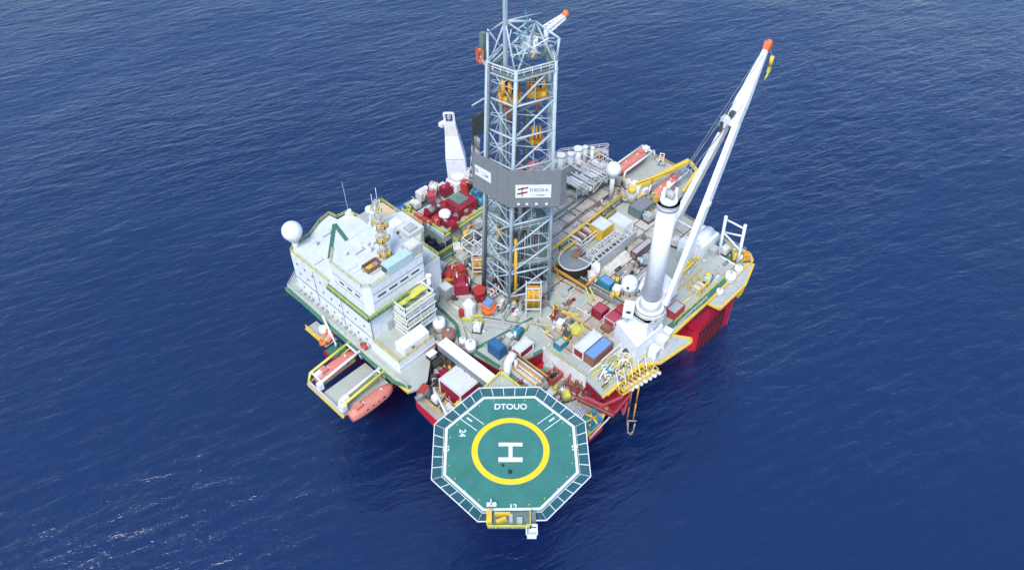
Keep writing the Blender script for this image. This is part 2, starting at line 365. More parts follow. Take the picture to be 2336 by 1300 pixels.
# ================================================================== accommodation block
def quarters():
    t = Thing('accommodation_block', 'large white accommodation block with green edged roofs at the left corner', 'building', (-33, 6.6, 17))
    low = [(-33.1, 6.6), (-33.1, 31.4), (-31.2, 32.6), (-27.5, 32.6), (-23.5, 34.6), (-20.6, 35.2), (-20.2, 32.8), (-17.5, 32.8), (-16.8, 29.5), (-16.8, 22), (-19.6, 19), (-19.6, 6.6)][::-1]
    b = MB(); b.prism(low, 17, 27, 0, 1); t.part('lower_walls', b, [WHITE, ROOFW])
    up = [(-31.8, 6.3), (-33, 7.5), (-33, 16.6), (-30.6, 19.2), (-20.4, 19.2), (-19.4, 18), (-19.4, 6.3)][::-1]
    b = MB(); b.prism(up, 27.15, 33.8, 0, 1); t.part('upper_walls', b, [WHITE, ROOFW])
    # balcony strip with green floor between the two levels
    b = MB(); b.prism([(-34.1, 5.4), (-34.1, 18.2), (-33.15, 19), (-33.15, 17), (-33.1, 6.3), (-24, 6.2), (-24, 5.4)][::-1], 26.8, 27.05)
    for n_, (pa, pb) in enumerate((((763, 511), (752, 590)), ((763, 511), (795, 553)))):
        a, e = P(*pa, 27), P(*pb, 27); d = (e-a).normalized()*.45; b.prism([(a.x-d.y, a.y+d.x), (e.x-d.y, e.y+d.x), (e.x+d.y, e.y-d.x), (a.x+d.y, a.y-d.x)], 27.0, 27.03+.02*n_)
    t.part('walkway', b, GREEN)
    b = MB(); b.rail([(-34, 18.4, 27.05), (-34, 5.5, 27.05), (-24.2, 5.5, 27.05)], 1.1, 0, .07); t.part('railing', b, LYELLOW)
    b = MB(); b.rail([(-33, 31.2, 27), (-33, 19, 27)], 1.0, 0, .07); b.rail([(-33, 31.3, 27), (-31.2, 32.5, 27), (-27.5, 32.5, 27), (-23.5, 34.5, 27), (-20.6, 35.1, 27), (-20.2, 32.9, 27), (-17.5, 32.7, 27), (-16.8, 29.5, 27)], 1.0, 0, .07)
    b.rail([(-30.6, 19.1, 33.8), (-33, 16.6, 33.8), (-33, 7.5, 33.8), (-31.8, 6.4, 33.8), (-19.5, 6.4, 33.8)], .9)
    t.part('railing', b, LYELLOW)
    b = MB()
    for p, q in (((-33, 31.4), (-33, 6.6)), ((-33, 6.6), (-19.6, 6.6))): b.bar((*p, 27), (*q, 27), .13)
    for p, q in (((-30.6, 19.2), (-33, 16.6)), ((-33, 16.6), (-33, 7.5)), ((-33, 7.5), (-31.8, 6.3)), ((-31.8, 6.3), (-19.4, 6.3)), ((-30.6, 19.2), (-20.4, 19.2))): b.bar((*p, 33.85), (*q, 33.85), .13)
    for y in (15.5, 24): b.box(-33.16, y, 17.2, -33.1, y+.14, 26.7, 1)
    b.box(-33.2, 6.7, 20.6, -33.1, 31.3, 20.75, 1)
    for z in (29.4, 31.6): b.box(-33.06, 7.6, z, -33.0, 16.4, z+.1, 1); b.box(-31.6, 6.24, z, -19.5, 6.3, z+.1, 1)
    b.box(-33.1, 6.5, 17, -32.95, 6.6, 26.6, 1)
    t.part('trim', b, [OFFW, MGREY])
    wp = None
    for z in (18.6, 22.4, 24.8):
        for k in range(9):
            y = 8.6+k*2.55+(.5 if z > 23 else 0)
            m = MB(); m.box(-33.15, y, z, -33.1, y+.42, z+.42); o = t.part('window', m, GLASS)
    for y in (8.6, 10.9, 13.2):
        m = MB(); m.box(-33.06, y, 30.3, -33, y+1.3, 30.7); t.part('window', m, GLASS)
    for x in (-30.6, -27.9, -25.2, -22.5):
        m = MB(); m.box(x, 6.24, 30.3, x+1.9, 6.3, 30.7); t.part('window', m, GLASS)
    b = MB(); b.cb(-28.8, 6.45, 20, 1.1, .2, 2.2, 0); t.part('door', b, LGREY)
    b = MB(); b.cb(-25, 6.45, 20, 1.1, .2, 2.2, 0); t.part('door', b, LGREY)
    # front annexe with flat roof
    b = MB(); b.prism([(-33.3, -1.2), (-33.3, 6.55), (-24.4, 6.55), (-24.4, -1.2)][::-1], 16.9, 20, 0, 1)
    b.box(-33.4, -1.35, 18.3, -24.4, -1.2, 18.55, 2)
    t.part('annexe', b, [WHITE, DECK, OFFW])
    b = MB(); b.rail([(-33.2, 6, 20), (-33.2, -1.1, 20), (-24.6, -1.1, 20)], 1.0, 0, .06); t.part('railing', b, YELLOW)
    # clutter along the outer wall on the walkway
    b = MB()
    for k in range(16):
        y = 8+k*1.5+random.uniform(-.3, .3); b.tube((-33.4, y, 17.6), (-33.4, y+1.1, 18.3+random.random()*.6), .08, 0, 5); b.cb(-33.55, y, 17, .5, .5, .5+random.random()*.6, 1)
    t.part('pipework', b, [OFFW, LGREY])
    # rear wing behind upper block
    b = MB(); b.prism([(-19.3, 8.5), (-13.5, 8.5), (-13.5, 14), (-9.5, 18), (-9.5, 24.5), (-16.7, 27), (-16.7, 21.5), (-19.3, 18.5)], 17, 27.6, 0, 1); t.part('rear_wing', b, [WHITE, ROOFW])
    b = MB(); b.rail([(-19.2, 8.6, 27.6), (-13.6, 8.6, 27.6), (-13.6, 14, 27.6), (-9.6, 18, 27.6), (-9.6, 24.4, 27.6)], 1.0, 0, .07); t.part('railing', b, LYELLOW)
quarters()
_q = bpy.data.objects['accommodation_block']; _r = random.Random(9); _off = tuple(_q.location)
for k in range(30):
    if k < 14: x, y, z = _r.uniform(-31, -21), _r.uniform(7.5, 17.5), 33.8
    elif k < 24: x, y, z = _r.uniform(-31, -20), _r.uniform(20, 31.5), 27.0
    else: x, y, z = _r.uniform(-19, -11), _r.uniform(12, 23) if False else _r.uniform(15, 23), 27.6
    m = MB()
    if k % 3 == 0: m.cb(x, y, z, .7, .5, .45); m.cb(x, y, z+.45, .4, .3, .2)
    elif k % 3 == 1: m.cyl(x, y, z, .18, .8, 0, 8); m.cyl(x, y, z+.8, .3, .12, 0, 8)
    else: m.path([(x-1.2, y, z+.2), (x+1.0, y, z+.2), (x+1.0, y+.9, z+.2)], .07, 0, 5)
    m.build('roof_fitting', (LGREY, WHITE, OFFW, MGREY)[k % 4], _q, _off)
def bxp(near, left, right, zt, h, mb=None, m=0):
    n, l, r_ = P(*near, zt), P(*left, zt), P(*right, zt)
    mb = mb or MB(); mb.box(n.x, n.y, zt-h, r_.x, l.y, zt, m); return mb, (n.x, n.y, r_.x, l.y)
# roof equipment of the block
b = MB(); b.box(-29.8, 9.9, 33.8, -29.6, 10.2, 34.6); single('vent_pipe', b, LYELLOW, 'small yellow pipe stub on the white upper roof near its left parapet', 'vent pipe')
t = Thing('roof_cooling_unit', 'long pale cyan ventilation box on the upper white roof by the right parapet', 'ventilation unit', (-25, 9, 33.8))
p = P(905, 590, 35.5); b = MB(); b.cb(p.x, p.y, 33.8, 6.0, 2.0, 1.9); t.part('casing', b, CYAN); b = MB(); b.cb(p.x-3.05, p.y, 34.1, .12, 1.6, 1.3); t.part('grille', b, DGREY)
t = Thing('roof_cooling_unit', 'boxy pale grey ventilation unit at the right end of the upper roof', 'ventilation unit', (-18, 9, 33.8))
p = P(940, 562, 35.5); b = MB(); b.cb(p.x, p.y, 33.8, 3.0, 2.6, 2.4); t.part('casing', b, LGREY); b = MB(); b.cb(p.x, p.y, 36.2, 2.4, 2.0, .2); t.part('lid', b, ROOFW)
t = Thing('roof_cooling_unit', 'low white ventilation hood between the yellow mast and the dark open hold', 'ventilation unit', (-14, 15, 33.8))
p = P(937, 522, 28.5); b = MB(); b.cb(p.x, p.y, 27.6, 4.0, 3.6, 1.3); t.part('casing', b, ROOFW); b = MB(); b.cb(p.x-.3, p.y-.3, 28.9, 2.2, 2.0, .5); t.part('hatch', b, LGREY)
t = Thing('roof_cooling_unit', 'white ventilation box with a sloping top beside the tan roofed deck house', 'ventilation unit', (-12, 22, 28))
p = P(900, 515, 28.5); b = MB(); b.prism([(p.x-1.7, p.y-1.5), (p.x+1.7, p.y-1.5), (p.x+1.7, p.y+1.5), (p.x-1.7, p.y+1.5)], 27.0, 29.4, 0, None, .8); t.part('casing', b, WHITE); b = MB(); b.cb(p.x, p.y-1.75, 27.2, 1.8, .1, 1.2); t.part('grille', b, DGREY)
t = Thing('open_crate', 'brown open topped timber crate on the white upper roof', 'crate', (-27.6, 9.6, 33.8))
p = P(848, 606, 34.3); b = MB()
for dx, dy, sx, sy in ((0, -.95, 3.2, .12), (0, .95, 3.2, .12), (-1.6, 0, .12, 1.9), (1.6, 0, .12, 1.9)): b.cb(p.x+dx, p.y+dy, 33.85, sx, sy, .9)
t.part('sides', b, BROWN); b = MB(); b.cb(p.x, p.y, 33.8, 3, 1.8, .1); t.part('base', b, WOOD); b = MB(); b.cb(p.x-.5, p.y, 33.9, 1.2, .9, .5); t.part('contents', b, YELLOW)
def lattice_mast(px, py, z0, h, label, plats, wd=1.5):
    p = P(px, py, z0); t = Thing('radio_mast', label, 'radio mast', p)
    b = MB(); b.truss((p.x, p.y, z0), (p.x, p.y, z0+h), wd, wd, int(h/1.5), .1, 0, (0, 1, 0), wd*.6, wd*.6); t.part('lattice', b, OFFW)
    for k, (zz, ang, rr) in enumerate(plats):
        m = MB(); pts = [(p.x+rr*math.cos(R(ang+a)), p.y+rr*math.sin(R(ang+a))) for a in (-80, -30, 30, 80, 180)]
        m.prism(pts, z0+zz, z0+zz+.1, 0); m.rail([(x, y, z0+zz+.1) for x, y in pts+pts[:1]], 1.0, 1, .07, 1.2); t.part('platform', m, [BRORANGE, LYELLOW])
    m = MB(); m.tube((p.x+.5, p.y, z0+h*.8), (p.x+.5, p.y, z0+h+3), .05); m.tube((p.x-.6, p.y+.2, z0+h*.9), (p.x-.6, p.y+.2, z0+h+2), .05); t.part('antenna', m, WHITE)
    m = MB(); m.sphere((p.x-1.1, p.y, z0+h*.75), .5); t.part('dome', m, WHITE)
    return t
lattice_mast(880, 590, 33.8, 11.0, 'white lattice radio mast with three yellow floored balconies on the accommodation roof', ((1.2, 220, 1.3), (4.6, 150, 1.35), (8.0, 230, 1.4)))
lattice_mast(868, 537, 27.3, 9, 'short white lattice mast with rust coloured balconies in front of the tan roof', ((3.4, 240, 1.2), (6.4, 110, 1.2)), 1.2)
# radomes
def radome(name, c, r, base, label):
    t = Thing(name, label, 'radome', base); b = MB(); b.sphere(c, r, 0, 28, 18); t.part('dome', b, WHITE)
    b = MB(); b.cyl(c[0], c[1], base[2], r*.32, c[2]-r*.92-base[2], 0, 12); b.cyl(c[0], c[1], c[2]-r*.98, r*.6, r*.2, 0, 16); t.part('pedestal', b, OFFW)
p = P(666, 527, 31.2); radome('radome', p, 2.05, (p.x, p.y, 24), 'big white satellite dome on a post at the far left corner of the accommodation block')
b = MB(); b.bar((p.x, p.y, 24.2), (-32.8, 31, 23), .25); b.bar((p.x, p.y, 27.2), (-32.8, 31, 26.5), .25); single('bracket', b, OFFW, 'white steel bracket holding the post of the big left satellite dome', 'bracket')
p = P(842, 478, 32); radome('radome', p, .85, (p.x, p.y, 27), 'small white satellite dome beside the tan roofed deck house')
p = P(1400, 386, 26); radome('radome', p, 1.75, (p.x, p.y, 17.2), 'white satellite dome at the back edge between the pipe stacks and the rear lifeboats')
# whip antenna
p = P(797, 492, 27); b = MB(); b.tube(p, p+Vector((-.2, .1, 9)), .1, 0, 6, .03); b.cb(p.x, p.y, 27, 1.3, 1.1, .9, 1); b.sphere(p+Vector((.2, 0, 1.2)), .5, 1)
single('whip_antenna', b, [STEEL, WHITE], 'tall thin whip antenna on a white base at the back of the lower white roof', 'antenna')
# tan roofed house behind
t = Thing('deck_house', 'tan flat roofed deck house behind the accommodation block', 'deck house', (-6, 36, 17))
a, b1, c = P(865, 512, 26.5), P(843, 478, 26.5), P(914, 490, 26.5)
nn = P(885, 511, 26.5); X0, X1, Y0, Y1 = nn.x, c.x, nn.y, b1.y
b = MB(); b.box(X0+.1, Y0+.1, 17, X1-.1, Y1-.1, 26.2); t.part('walls', b, WHITE); b = MB(); b.box(X0, Y0, 26.2, X1, Y1, 26.5); t.part('roof', b, TAN)
b = MB(); b.rail([(X0, Y1, 26.5), (X1, Y1, 26.5), (X1, Y0, 26.5)], 1.0, 0, .07); t.part('railing', b, LYELLOW)
# ================================================================== stair tower beside the block
t = Thing('stair_tower', 'white and lime yellow zigzag stair tower on the right wall of the accommodation block', 'stair tower', (-21, 4, 17))
for k, z in enumerate((19.9+.35, 22.5, 24.7, 26.6)):
    m = MB(); m.box(-27.9, 2.2, z, -20.6, 3.0, z+.18); m.box(-27.9, 4.4, z, -20.6, 6.1, z+.18); t.part('landing', m, LYELLOW if k % 2 else LGREY)
    m = MB(); m.rail([(-27.8, 6, z+.18), (-27.8, 2.3, z+.18), (-20.7, 2.3, z+.18), (-20.7, 6, z+.18)], 1.05, 0, .09); m.box(-27.95, 2.1, z-.1, -20.5, 2.2, z+.35); m.box(-28.05, 2.1, z-.1, -27.95, 6.1, z+.35); t.part('railing', m, WHITE)
    if k < 3:
        z2 = (20.25, 22.5, 24.7, 26.6)[k+1]; m = MB(); x0, x1 = ((-26.4, -22) if k % 2 else (-22, -26.4))
        n = 9
        for i in range(n): m.box(min(x0+(x1-x0)*i/n, x0+(x1-x0)*(i+1)/n), 3.0, z+.2+(z2-z)*(i+.5)/n, max(x0+(x1-x0)*i/n, x0+(x1-x0)*(i+1)/n), 4.2, z+.3+(z2-z)*(i+.5)/n)
        for y in (2.95, 4.25): m.bar((x0, y, z+.3), (x1, y, z2+.2), .12, 1); m.bar((x0, y, z+1.2), (x1, y, z2+1.1), .06, 1)
        t.part('stair_flight', m, [GREEN, LYELLOW])
m = MB()
for x, y in ((-27.7, 2.4), (-24.3, 2.4), (-20.8, 2.4)): m.bar((x, y, 17), (x, y, 26.8), .14)
t.part('posts', m, OFFW)
p = P(987, 722); b = MB(); b.cyl(p.x, p.y, 17, .38, 11.5, 0, 10); b.cyl(p.x, p.y, 23.8, .41, 2.6, 1, 10); b.cyl(p.x, p.y, 28.5, .6, .2, 0, 10)
b.bar((p.x, p.y, 28.4), (p.x-2, p.y+1, 27.2), .1)
single('steel_post', b, [WHITE, GREEN], 'tall white post with a green band beside the stair tower', 'post')
# ================================================================== annexe roof house, tanks, covered walkway
t = Thing('ventilation_house', 'white gable topped box house on the grey annexe roof', 'deck house', (-28, 2, 20))
c0 = P(940, 772, 21.6); b = MB(); x0, x1, y0, y1 = c0.x-3.1, c0.x+3.0, c0.y-1.5, c0.y+1.3
b.add([(x0, y0, 20), (x1, y0, 20), (x1, y1, 20), (x0, y1, 20), (x0, y0, 22.2), (x1, y0, 22.2), (x1, y1, 22.2), (x0, y1, 22.2), (x0+.4, y0+.9, 23.1), (x1-.2, y0+.9, 23.1), (x1-.2, y1-.8, 23.1), (x0+.4, y1-.8, 23.1)],
      [(0, 1, 5, 4), (1, 2, 6, 5), (2, 3, 7, 6), (3, 0, 4, 7), (4, 5, 9, 8), (5, 6, 10, 9), (6, 7, 11, 10), (7, 4, 8, 11), (8, 9, 10, 11)])
t.part('casing', b, WHITE); b = MB(); b.cb((x0+x1)/2-1, y0-.03, 21.1, .7, .05, .35); t.part('vent', b, BLACK)
def tank(px, py, r, h, m, label, z=17, cat='tank', grp=None, cap=True):
    p = P(px, py, z); t = Thing('storage_tank', label, cat, p, 0, grp, False); b = MB(); b.cyl(0, 0, 0, r, h, 0, 18); 
    if cap: b.sphere((0, 0, h), r, 0, 18, 8, .18)
    t.part('shell', b, m); b = MB(); b.cyl(0, 0, h+r*.3, r*.25, .25, 0, 8); b.cyl(0, 0, h*.5, r*1.03, .12, 1, 18); t.part('fittings', b, [LGREY, MGREY]); return t
tank(1003, 752, 1.25, 2.8, WHITE, 'white upright tank between the stair tower post and the brown tank')
tank(1024, 775, 1.3, 2.4, BROWN, 'brown upright tank beside the covered walkway')
tank(1074, 800, 1.1, 2.4, WHITE, 'white upright tank at the left end of the blue container bay')
tank(1056, 785, .7, 1.6, WHITE, 'smaller white upright tank beside the long covered walkway')
t = Thing('covered_walkway', 'long white roofed walkway running down towards the helideck', 'walkway', (-24, -6, 17))
a, e = P(1008, 776, 20.5), P(1132, 872, 20.5)
b = MB(); b.box(a.x-1.1, e.y, 20.1, a.x+1.1, a.y, 20.5); t.part('roof', b, WHITE)
b = MB(); b.box(a.x-1.15, e.y, 18.6, a.x-1.0, a.y, 20.05); t.part('side_wall', b, MGREY)
b = MB()
for k in range(9):
    y = e.y+(a.y-e.y)*k/8
    for sx in (-1, 1): b.bar((a.x+sx, y, 13.5), (a.x+sx, y, 20.1), .16)
t.part('posts', b, DGREY)
b = MB(); b.box(a.x-1.1, e.y, 16.6, a.x+1.1, a.y, 16.8); b.box(a.x-.9, e.y+.4, 13.5, a.x+.9, e.y+2, 16.6); t.part('floor', b, DGREY)
# ================================================================== containers
def container(near, left, right, zt, h, m, mtop, label, band=None, grp=None, name='shipping_container', cat='container', ribs=True):
    mb, (x0, y0, x1, y1) = bxp(near, left, right, zt, h); x0, x1 = min(x0, x1), max(x0, x1); y0, y1 = min(y0, y1), max(y0, y1)
    t = Thing(name, label, cat, ((x0+x1)/2, (y0+y1)/2, zt-h), 0, grp)
    b = MB(); zb = zt-h; b.box(x0+.06, y0+.06, zb+.15, x1-.06, y1-.06, zt-.12)
    if ribs:
        for k in range(max(2, int((x1-x0)/.6))):
            x = x0+.2+k*.6
            if x+.28 < x1: b.box(x, y0, zb+.25, x+.28, y1, zt-.25)
        for k in range(max(2, int((y1-y0)/.6))):
            y = y0+.2+k*.6
            if y+.28 < y1: b.box(x0, y, zb+.25, x1, y+.28, zt-.25)
    t.part('shell', b, m)
    b = MB(); b.box(x0+.03, y0+.03, zt-.12, x1-.03, y1-.03, zt); t.part('roof', b, mtop)
    b = MB()
    for x in (x0, x1):
        for y in (y0, y1): b.cb(x, y, zb, .22, .22, h+.04)
    for z in (zb+.08, zt-.1):
        for y in (y0, y1): b.box(x0, y-.09, z-.08, x1, y+.09, z+.1)
        for x in (x0, x1): b.box(x-.09, y0, z-.08, x+.09, y1, z+.1)
    t.part('frame', b, band or m)
    return t
container((1138, 800), (1113, 782), (1158, 792), 19.9, 2.7, BLUE, BLUE, 'small blue container with a blue roof in the green edged bay', BLUE)
container((1186, 805), (1172, 790), (1217, 781), 19.6, 2.2, DRED, ROOFW, 'white roofed container with crimson sides next to the blue container', WHITE)
container((1331, 805), (1309, 790), (1373, 764), 19.5, 2.4, DRED, ROOFW, 'long container with white roof and crimson base beside a blue roofed one', WHITE)
container((1354, 820), (1332.5, 805), (1395, 779), 19.5, 2.4, BROWN, SBLUE, 'long container with sky blue roof and rust brown sides', BROWN)
container((1050, 903), (998, 867), (1101, 864), 18.2, 4.6, DRED, ROOFW, 'large square white roofed container with crimson sides left of the covered walkway', WHITE)
container((1375, 528), (1345, 512), (1397, 508), 20.5, 3.1, YELLOW, ROOFW, 'yellow container with a white rounded roof beside the yellow rail', YELLOW)
container((1424, 520), (1393, 496), (1442, 502), 20.5, 3.1, WHITE, ROOFW, 'plain white container right behind the yellow one', WHITE)
container((1462, 484), (1440, 466), (1496, 462), 19.5, 2.2, GGREY, MGREY, 'dark green grey open container behind the tall crane post', GGREY)
container((1452, 580), (1441, 572), (1486, 546), 19.2, 2.0, GGREY, LGREY, 'green grey container with a red end left of the crane post', DRED)
container((1402, 737), (1378, 722), (1425, 722), 19.0, 2.0, PINK, PINK, 'front red tank crate of the three beside the crane pedestal, with a white face', OFFW)
container((1372, 716), (1352, 702), (1392, 704), 19.2, 2.2, DRED, PINK, 'left red tank crate of the three beside the crane pedestal', DRED)
container((1418, 716), (1402, 706), (1432, 704), 19.3, 2.3, DRED, RED, 'right red tank crate of the three, nearest the crane pedestal', DRED)
container((1388, 756), (1368, 747), (1400, 748), 17.8, .8, BROWN, BROWN, 'flat rust brown basket behind the white and crimson container', BROWN)
container((1390, 652), (1370, 634), (1402, 640), 19.2, 2.0, TEAL, SBLUE, 'small container with blue tarpaulin roof on the tan deck', TEAL)
container((1016, 665), (993, 655), (1016, 640), 20.0, 3.0, LGREY, ROOFW, 'grey equipment cabin between the stair tower and the red machinery', LGREY)
container((1062, 690), (1022, 676), (1060, 662), 17.9, 1.0, OFFW, LGREY, 'low grey locker in front of the red machinery', LGREY)
container((1278, 790), (1262, 782), (1290, 776), 18.6, 1.6, TEAL, LGREY, 'small teal open box with a grey lid between the green walkways and the forklift', TEAL)
# ================================================================== derrick
DB = [(-6.5, 3.5), (-6.7, -4.0), (.5, -8.5), (6.0, -3.0), (1.5, 5.5)]
DT = [(-6.9, .2), (-5.9, -5.0), (.9, -7.3), (3.6, -3.6), (-1.6, 2.0)]
def leg(i, z):
    f = (z-17)/(71-17); return Vector((DB[i][0]+(DT[i][0]-DB[i][0])*f, DB[i][1]+(DT[i][1]-DB[i][1])*f, z))
def derrick():
    t = Thing('drilling_derrick', 'tall pale blue steel drilling derrick in the middle of the rig', 'derrick', (-1, -1, 17))
    for i in range(5):
        m = MB(); m.tube(leg(i, 17), leg(i, 71), .5 if i == 0 else .34, 0, 8); 
        if i == 0: m.tube(leg(0, 17)+Vector((-.4, -.6, 0)), leg(0, 71)+Vector((-.4, -.6, 0)), .25, 1, 8)
        t.part('leg', m, [STEEL, DSTEEL])
    for i in range(5):
        j = (i+1) % 5; m = MB(); zs = [20+k*6.35 for k in range(9)]
        for k, z in enumerate(zs):
            m.tube(leg(i, z), leg(j, z), .2, 0, 6)
            if k < 8:
                z2 = zs[k+1]; zm = (z+z2)/2; mid = (leg(i, z2)+leg(j, z))/2
                if i in (0, 4): m.tube(leg(i, z), leg(j, z2), .12, 0, 6); m.tube(leg(j, z), leg(i, z2), .12, 0, 6); m.tube(leg(i, zm), leg(j, zm), .08, 0, 5)
                else:
                    m.tube(leg(i, z+.2), leg(j, z2-.4), .2, 0, 6); m.tube((leg(i, z)+leg(j, z2))/2, leg(j, zm-1), .1, 0, 6); m.tube((leg(i, z)+leg(j, z2))/2, (leg(i, z)+leg(j, z))/2, .09, 0, 5)
        t.part('bracing', m, STEEL)
    for z in [23.2+k*6.35 for k in range(8)]:        # inner cross beams
        m = MB(); m.tube(leg(0, z)*.55+leg(2, z)*.45, leg(4, z), .13, 0, 6); m.tube(leg(0, z), leg(1, z)*.3+leg(2, z)*.7, .11, 0, 6); m.tube(leg(3, z), leg(0, z-3), .1, 0, 6); m.tube(leg(4, z), leg(2, z-3), .1, 0, 6)
        t.part('cross_beam', m, STEEL)
    # tall central ram mast rising above the crown
    m = MB(); m.box(-5.35, -2.15, 17, -4.6, -1.4, 70, 0); m.box(-5.25, -2.05, 70, -4.75, -1.55, 84, 1); m.box(-5.45, -2.25, 17, -5.3, -2.1, 70, 1); m.box(-4.65, -2.25, 17, -4.5, -2.1, 70, 1)
    m.box(-4.5, -1.2, 17, -4.0, -.9, 60, 2)
    t.part('ram_mast', m, [DSTEEL, STEEL, DGREY])
    m = MB(); m.tube((3.2, 1.2, 17), (1.2, -1.0, 66), .55, 0, 8); m.tube((1.8, 2.2, 17), (-.2, 0, 66), .4, 0, 8); m.tube((-2, 3.4, 17), (-3, 1, 66), .4, 1, 8)
    t.part('guide_rails', m, [DSTEEL, STEEL])
    # ring platform near the top
    m = MB(); ring = [leg(i, 69.6) for i in range(5)]; c = sum(ring, Vector())/5
    out = [c+(p-c)*1.06 for p in ring]; inn = [c+(p-c)*.8 for p in ring]
    for i in range(5):
        j = (i+1) % 5; m.add([out[i], out[j], inn[j], inn[i], out[i]+Vector((0, 0, .25)), out[j]+Vector((0, 0, .25)), inn[j]+Vector((0, 0, .25)), inn[i]+Vector((0, 0, .25))], [(0, 3, 2, 1), (4, 5, 6, 7), (0, 1, 5, 4), (2, 3, 7, 6)], 0)
        m.bar(out[i]+Vector((0, 0, -.3)), out[j]+Vector((0, 0, -.3)), .16, 1)
    m.rail([(*p[:2], 69.9) for p in out+out[:1]], 1.1, 2, .06, 1.6)
    t.part('ring_platform', m, [GGREY, STEEL, WHITE])
    for z, s1 in ((37, .9), (27.5, .95)):
        m = MB(); rg = [leg(i, z) for i in range(5)]; cc = sum(rg, Vector())/5; o_ = [cc+(p-cc)*s1 for p in rg]; n_ = [cc+(p-cc)*.55 for p in rg]
        for i in range(4):
            j = (i+1) % 5; m.add([o_[i], o_[j], n_[j], n_[i]], [(0, 1, 2, 3)], 0); m.add([v-Vector((0, 0, .25)) for v in (o_[i], o_[j], n_[j], n_[i])], [(3, 2, 1, 0)], 0)
        m.rail([(*p[:2], z) for p in o_], 1.1, 1, .07, 1.8); t.part('inner_platform', m, [GGREY, OFFW])
    # crown: peaks and stays
    m = MB(); pk1 = Vector((-4.9, -1.7, 77.8)); pk2 = Vector(P(1222, 50, 76)); pk3 = Vector(P(1276, 88, 75)); pk4 = Vector(P(1112, 75, 74)); 
    for i in (0, 4, 1, 3): m.tube(leg(i, 70), pk1, .15, 0, 6)
    for i in (0, 1, 2, 3, 4): m.tube(leg(i, 70), pk2, .15, 0, 6); q = leg(i, 70)*.5+pk2*.5; m.tube(q, leg((i+1) % 5, 70)*.5+pk2*.5, .1, 0, 5)
    m.tube(pk1, pk2, .22, 0, 6); m.tube(pk2, pk3, .2, 0, 6); m.tube(pk3, leg(2, 70), .2, 0, 6); m.tube(pk4, leg(0, 69), .25, 0, 6); m.tube(pk4, pk1, .14, 0, 6)
    m.tube(pk3, leg(3, 70), .15, 0, 6); m.tube(pk4+Vector((.8, .8, 0)), leg(4, 70), .15, 0, 6); m.tube(pk1, P(1235, 30, 76), .12, 0, 6)
    m.tube(pk2, P(1205, 130, 71), .16, 0, 6); m.tube(P(1190, 85, 73), P(1265, 88, 73), .14, 0, 6); m.tube(P(1190, 60, 74), P(1215, 72, 74), .14, 0, 6)
    t.part('crown_frame', m, STEEL)
    m = MB()
    for k in range(22):
        a = P(1190+random.uniform(-25, 45), 75+random.uniform(-30, 60), 72+random.uniform(0, 3)); b_ = a+Vector((random.uniform(-3, 3), random.uniform(-3, 3), random.uniform(-1.5, 2))); m = MB(); m.tube(a, b_, .1, 0, 5); t.part('crown_pipe', m, (WHITE, TEAL, CYAN, YELLOW, STEEL)[k % 5])
    m = MB(); c = P(1213, 108, 71.5); m.cyl(c.x, c.y, 70, 1.0, 3.2, 0, 14); m.cyl(c.x-.8, c.y+1, 70, .6, 4, 1, 12); t.part('crown_block', m, [WHITE, CYAN])
    # side hoist: green panel and orange ring
    m = MB(); a = P(1103, 75, 74); m.box(a.x-.5, a.y-.3, 69.5, a.x+.3, a.y+.5, 74, 0); a = P(1095, 128, 71); m.box(a.x-.15, a.y-.6, a.z-1.2, a.x+.15, a.y+.6, a.z-.8, 1); m.box(a.x-.15, a.y-.6, a.z+.8, a.x+.15, a.y+.6, a.z+1.2, 1); m.box(a.x-.15, a.y-.75, a.z-1.2, a.x+.15, a.y-.45, a.z+1.2, 1); m.box(a.x-.15, a.y+.45, a.z-1.2, a.x+.15, a.y+.75, a.z+1.2, 1)
    m.bar(a, leg(0, 69.5), .12, 2)
    t.part('side_hoist', m, [GGREY, ORANGE, STEEL])
derrick()
t = Thing('derrick_crane', 'small white jib crane with an orange tip on top of the derrick', 'crane', P(1238, 70, 74))
a, e = P(1246, 68, 74), P(1287, 38, 75.5)
m = MB(); m.truss(a, e, 1.3, .8, 5, .14, 0, (0, 0, 1), .7, .5); m.tube(a, e, .3, 0, 6); t.part('jib', m, WHITE)
m = MB(); m.sphere(P(1290, 33, 75.8), .55, 0, 10, 6, 1.2); m.cb(*P(1289, 36, 75.3), .6, .6, .8, 0, .4); t.part('tip', m, ORANGE)
m = MB(); m.cyl(a.x, a.y, 70, .4, 4.2, 0, 8); t.part('post', m, WHITE)
# top drives: big orange machines hanging in the tower
def topdrive(c, s, label, flat=1.0):
    t = Thing('travelling_block', label, 'hoisting machine', c)
    x, y, z = c; m = MB()
    for k in (-1, 0, 1):
        d = Vector((.69, -.72, 0)); q = Vector((x, y, z))+d*(k*1.0*s); n = Vector((.72, .69, 0))
        m.tube(q-d*.3*s, q+d*.3*s, 1.9*s, 0, 20); m.tube(q-d*.38*s, q+d*.38*s, 1.2*s, 1, 16)
    t.part('sheaves', m, [BRORANGE, BROWN])
    m = MB(); m.cb(x, y, z-3.2*s, 3.4*s, 1.6*s, 2.0*s, 0, R(-46)); m.cb(x, y, z-4.6*s, 1.8*s, 1.5*s, 1.6*s, 1, R(-46)); m.tube((x, y, z-7*s), (x, y, z-4*s), .3*s, 1); t.part('body', m, [BRORANGE, BROWN])
    m = MB(); m.cb(x+.4, y-1.2, z-2.8*s, .8*s, .8*s, 1.2*s, 0, .3); m.cb(x-1.1, y-.2, z-3.0*s, .6*s, .6*s, 1.5*s, 0, .3); t.part('hook', m, YELLOW)
topdrive((-4.4, -2.2, 67.0), 1.1, 'large round orange brown travelling block high in the derrick beneath the crown')
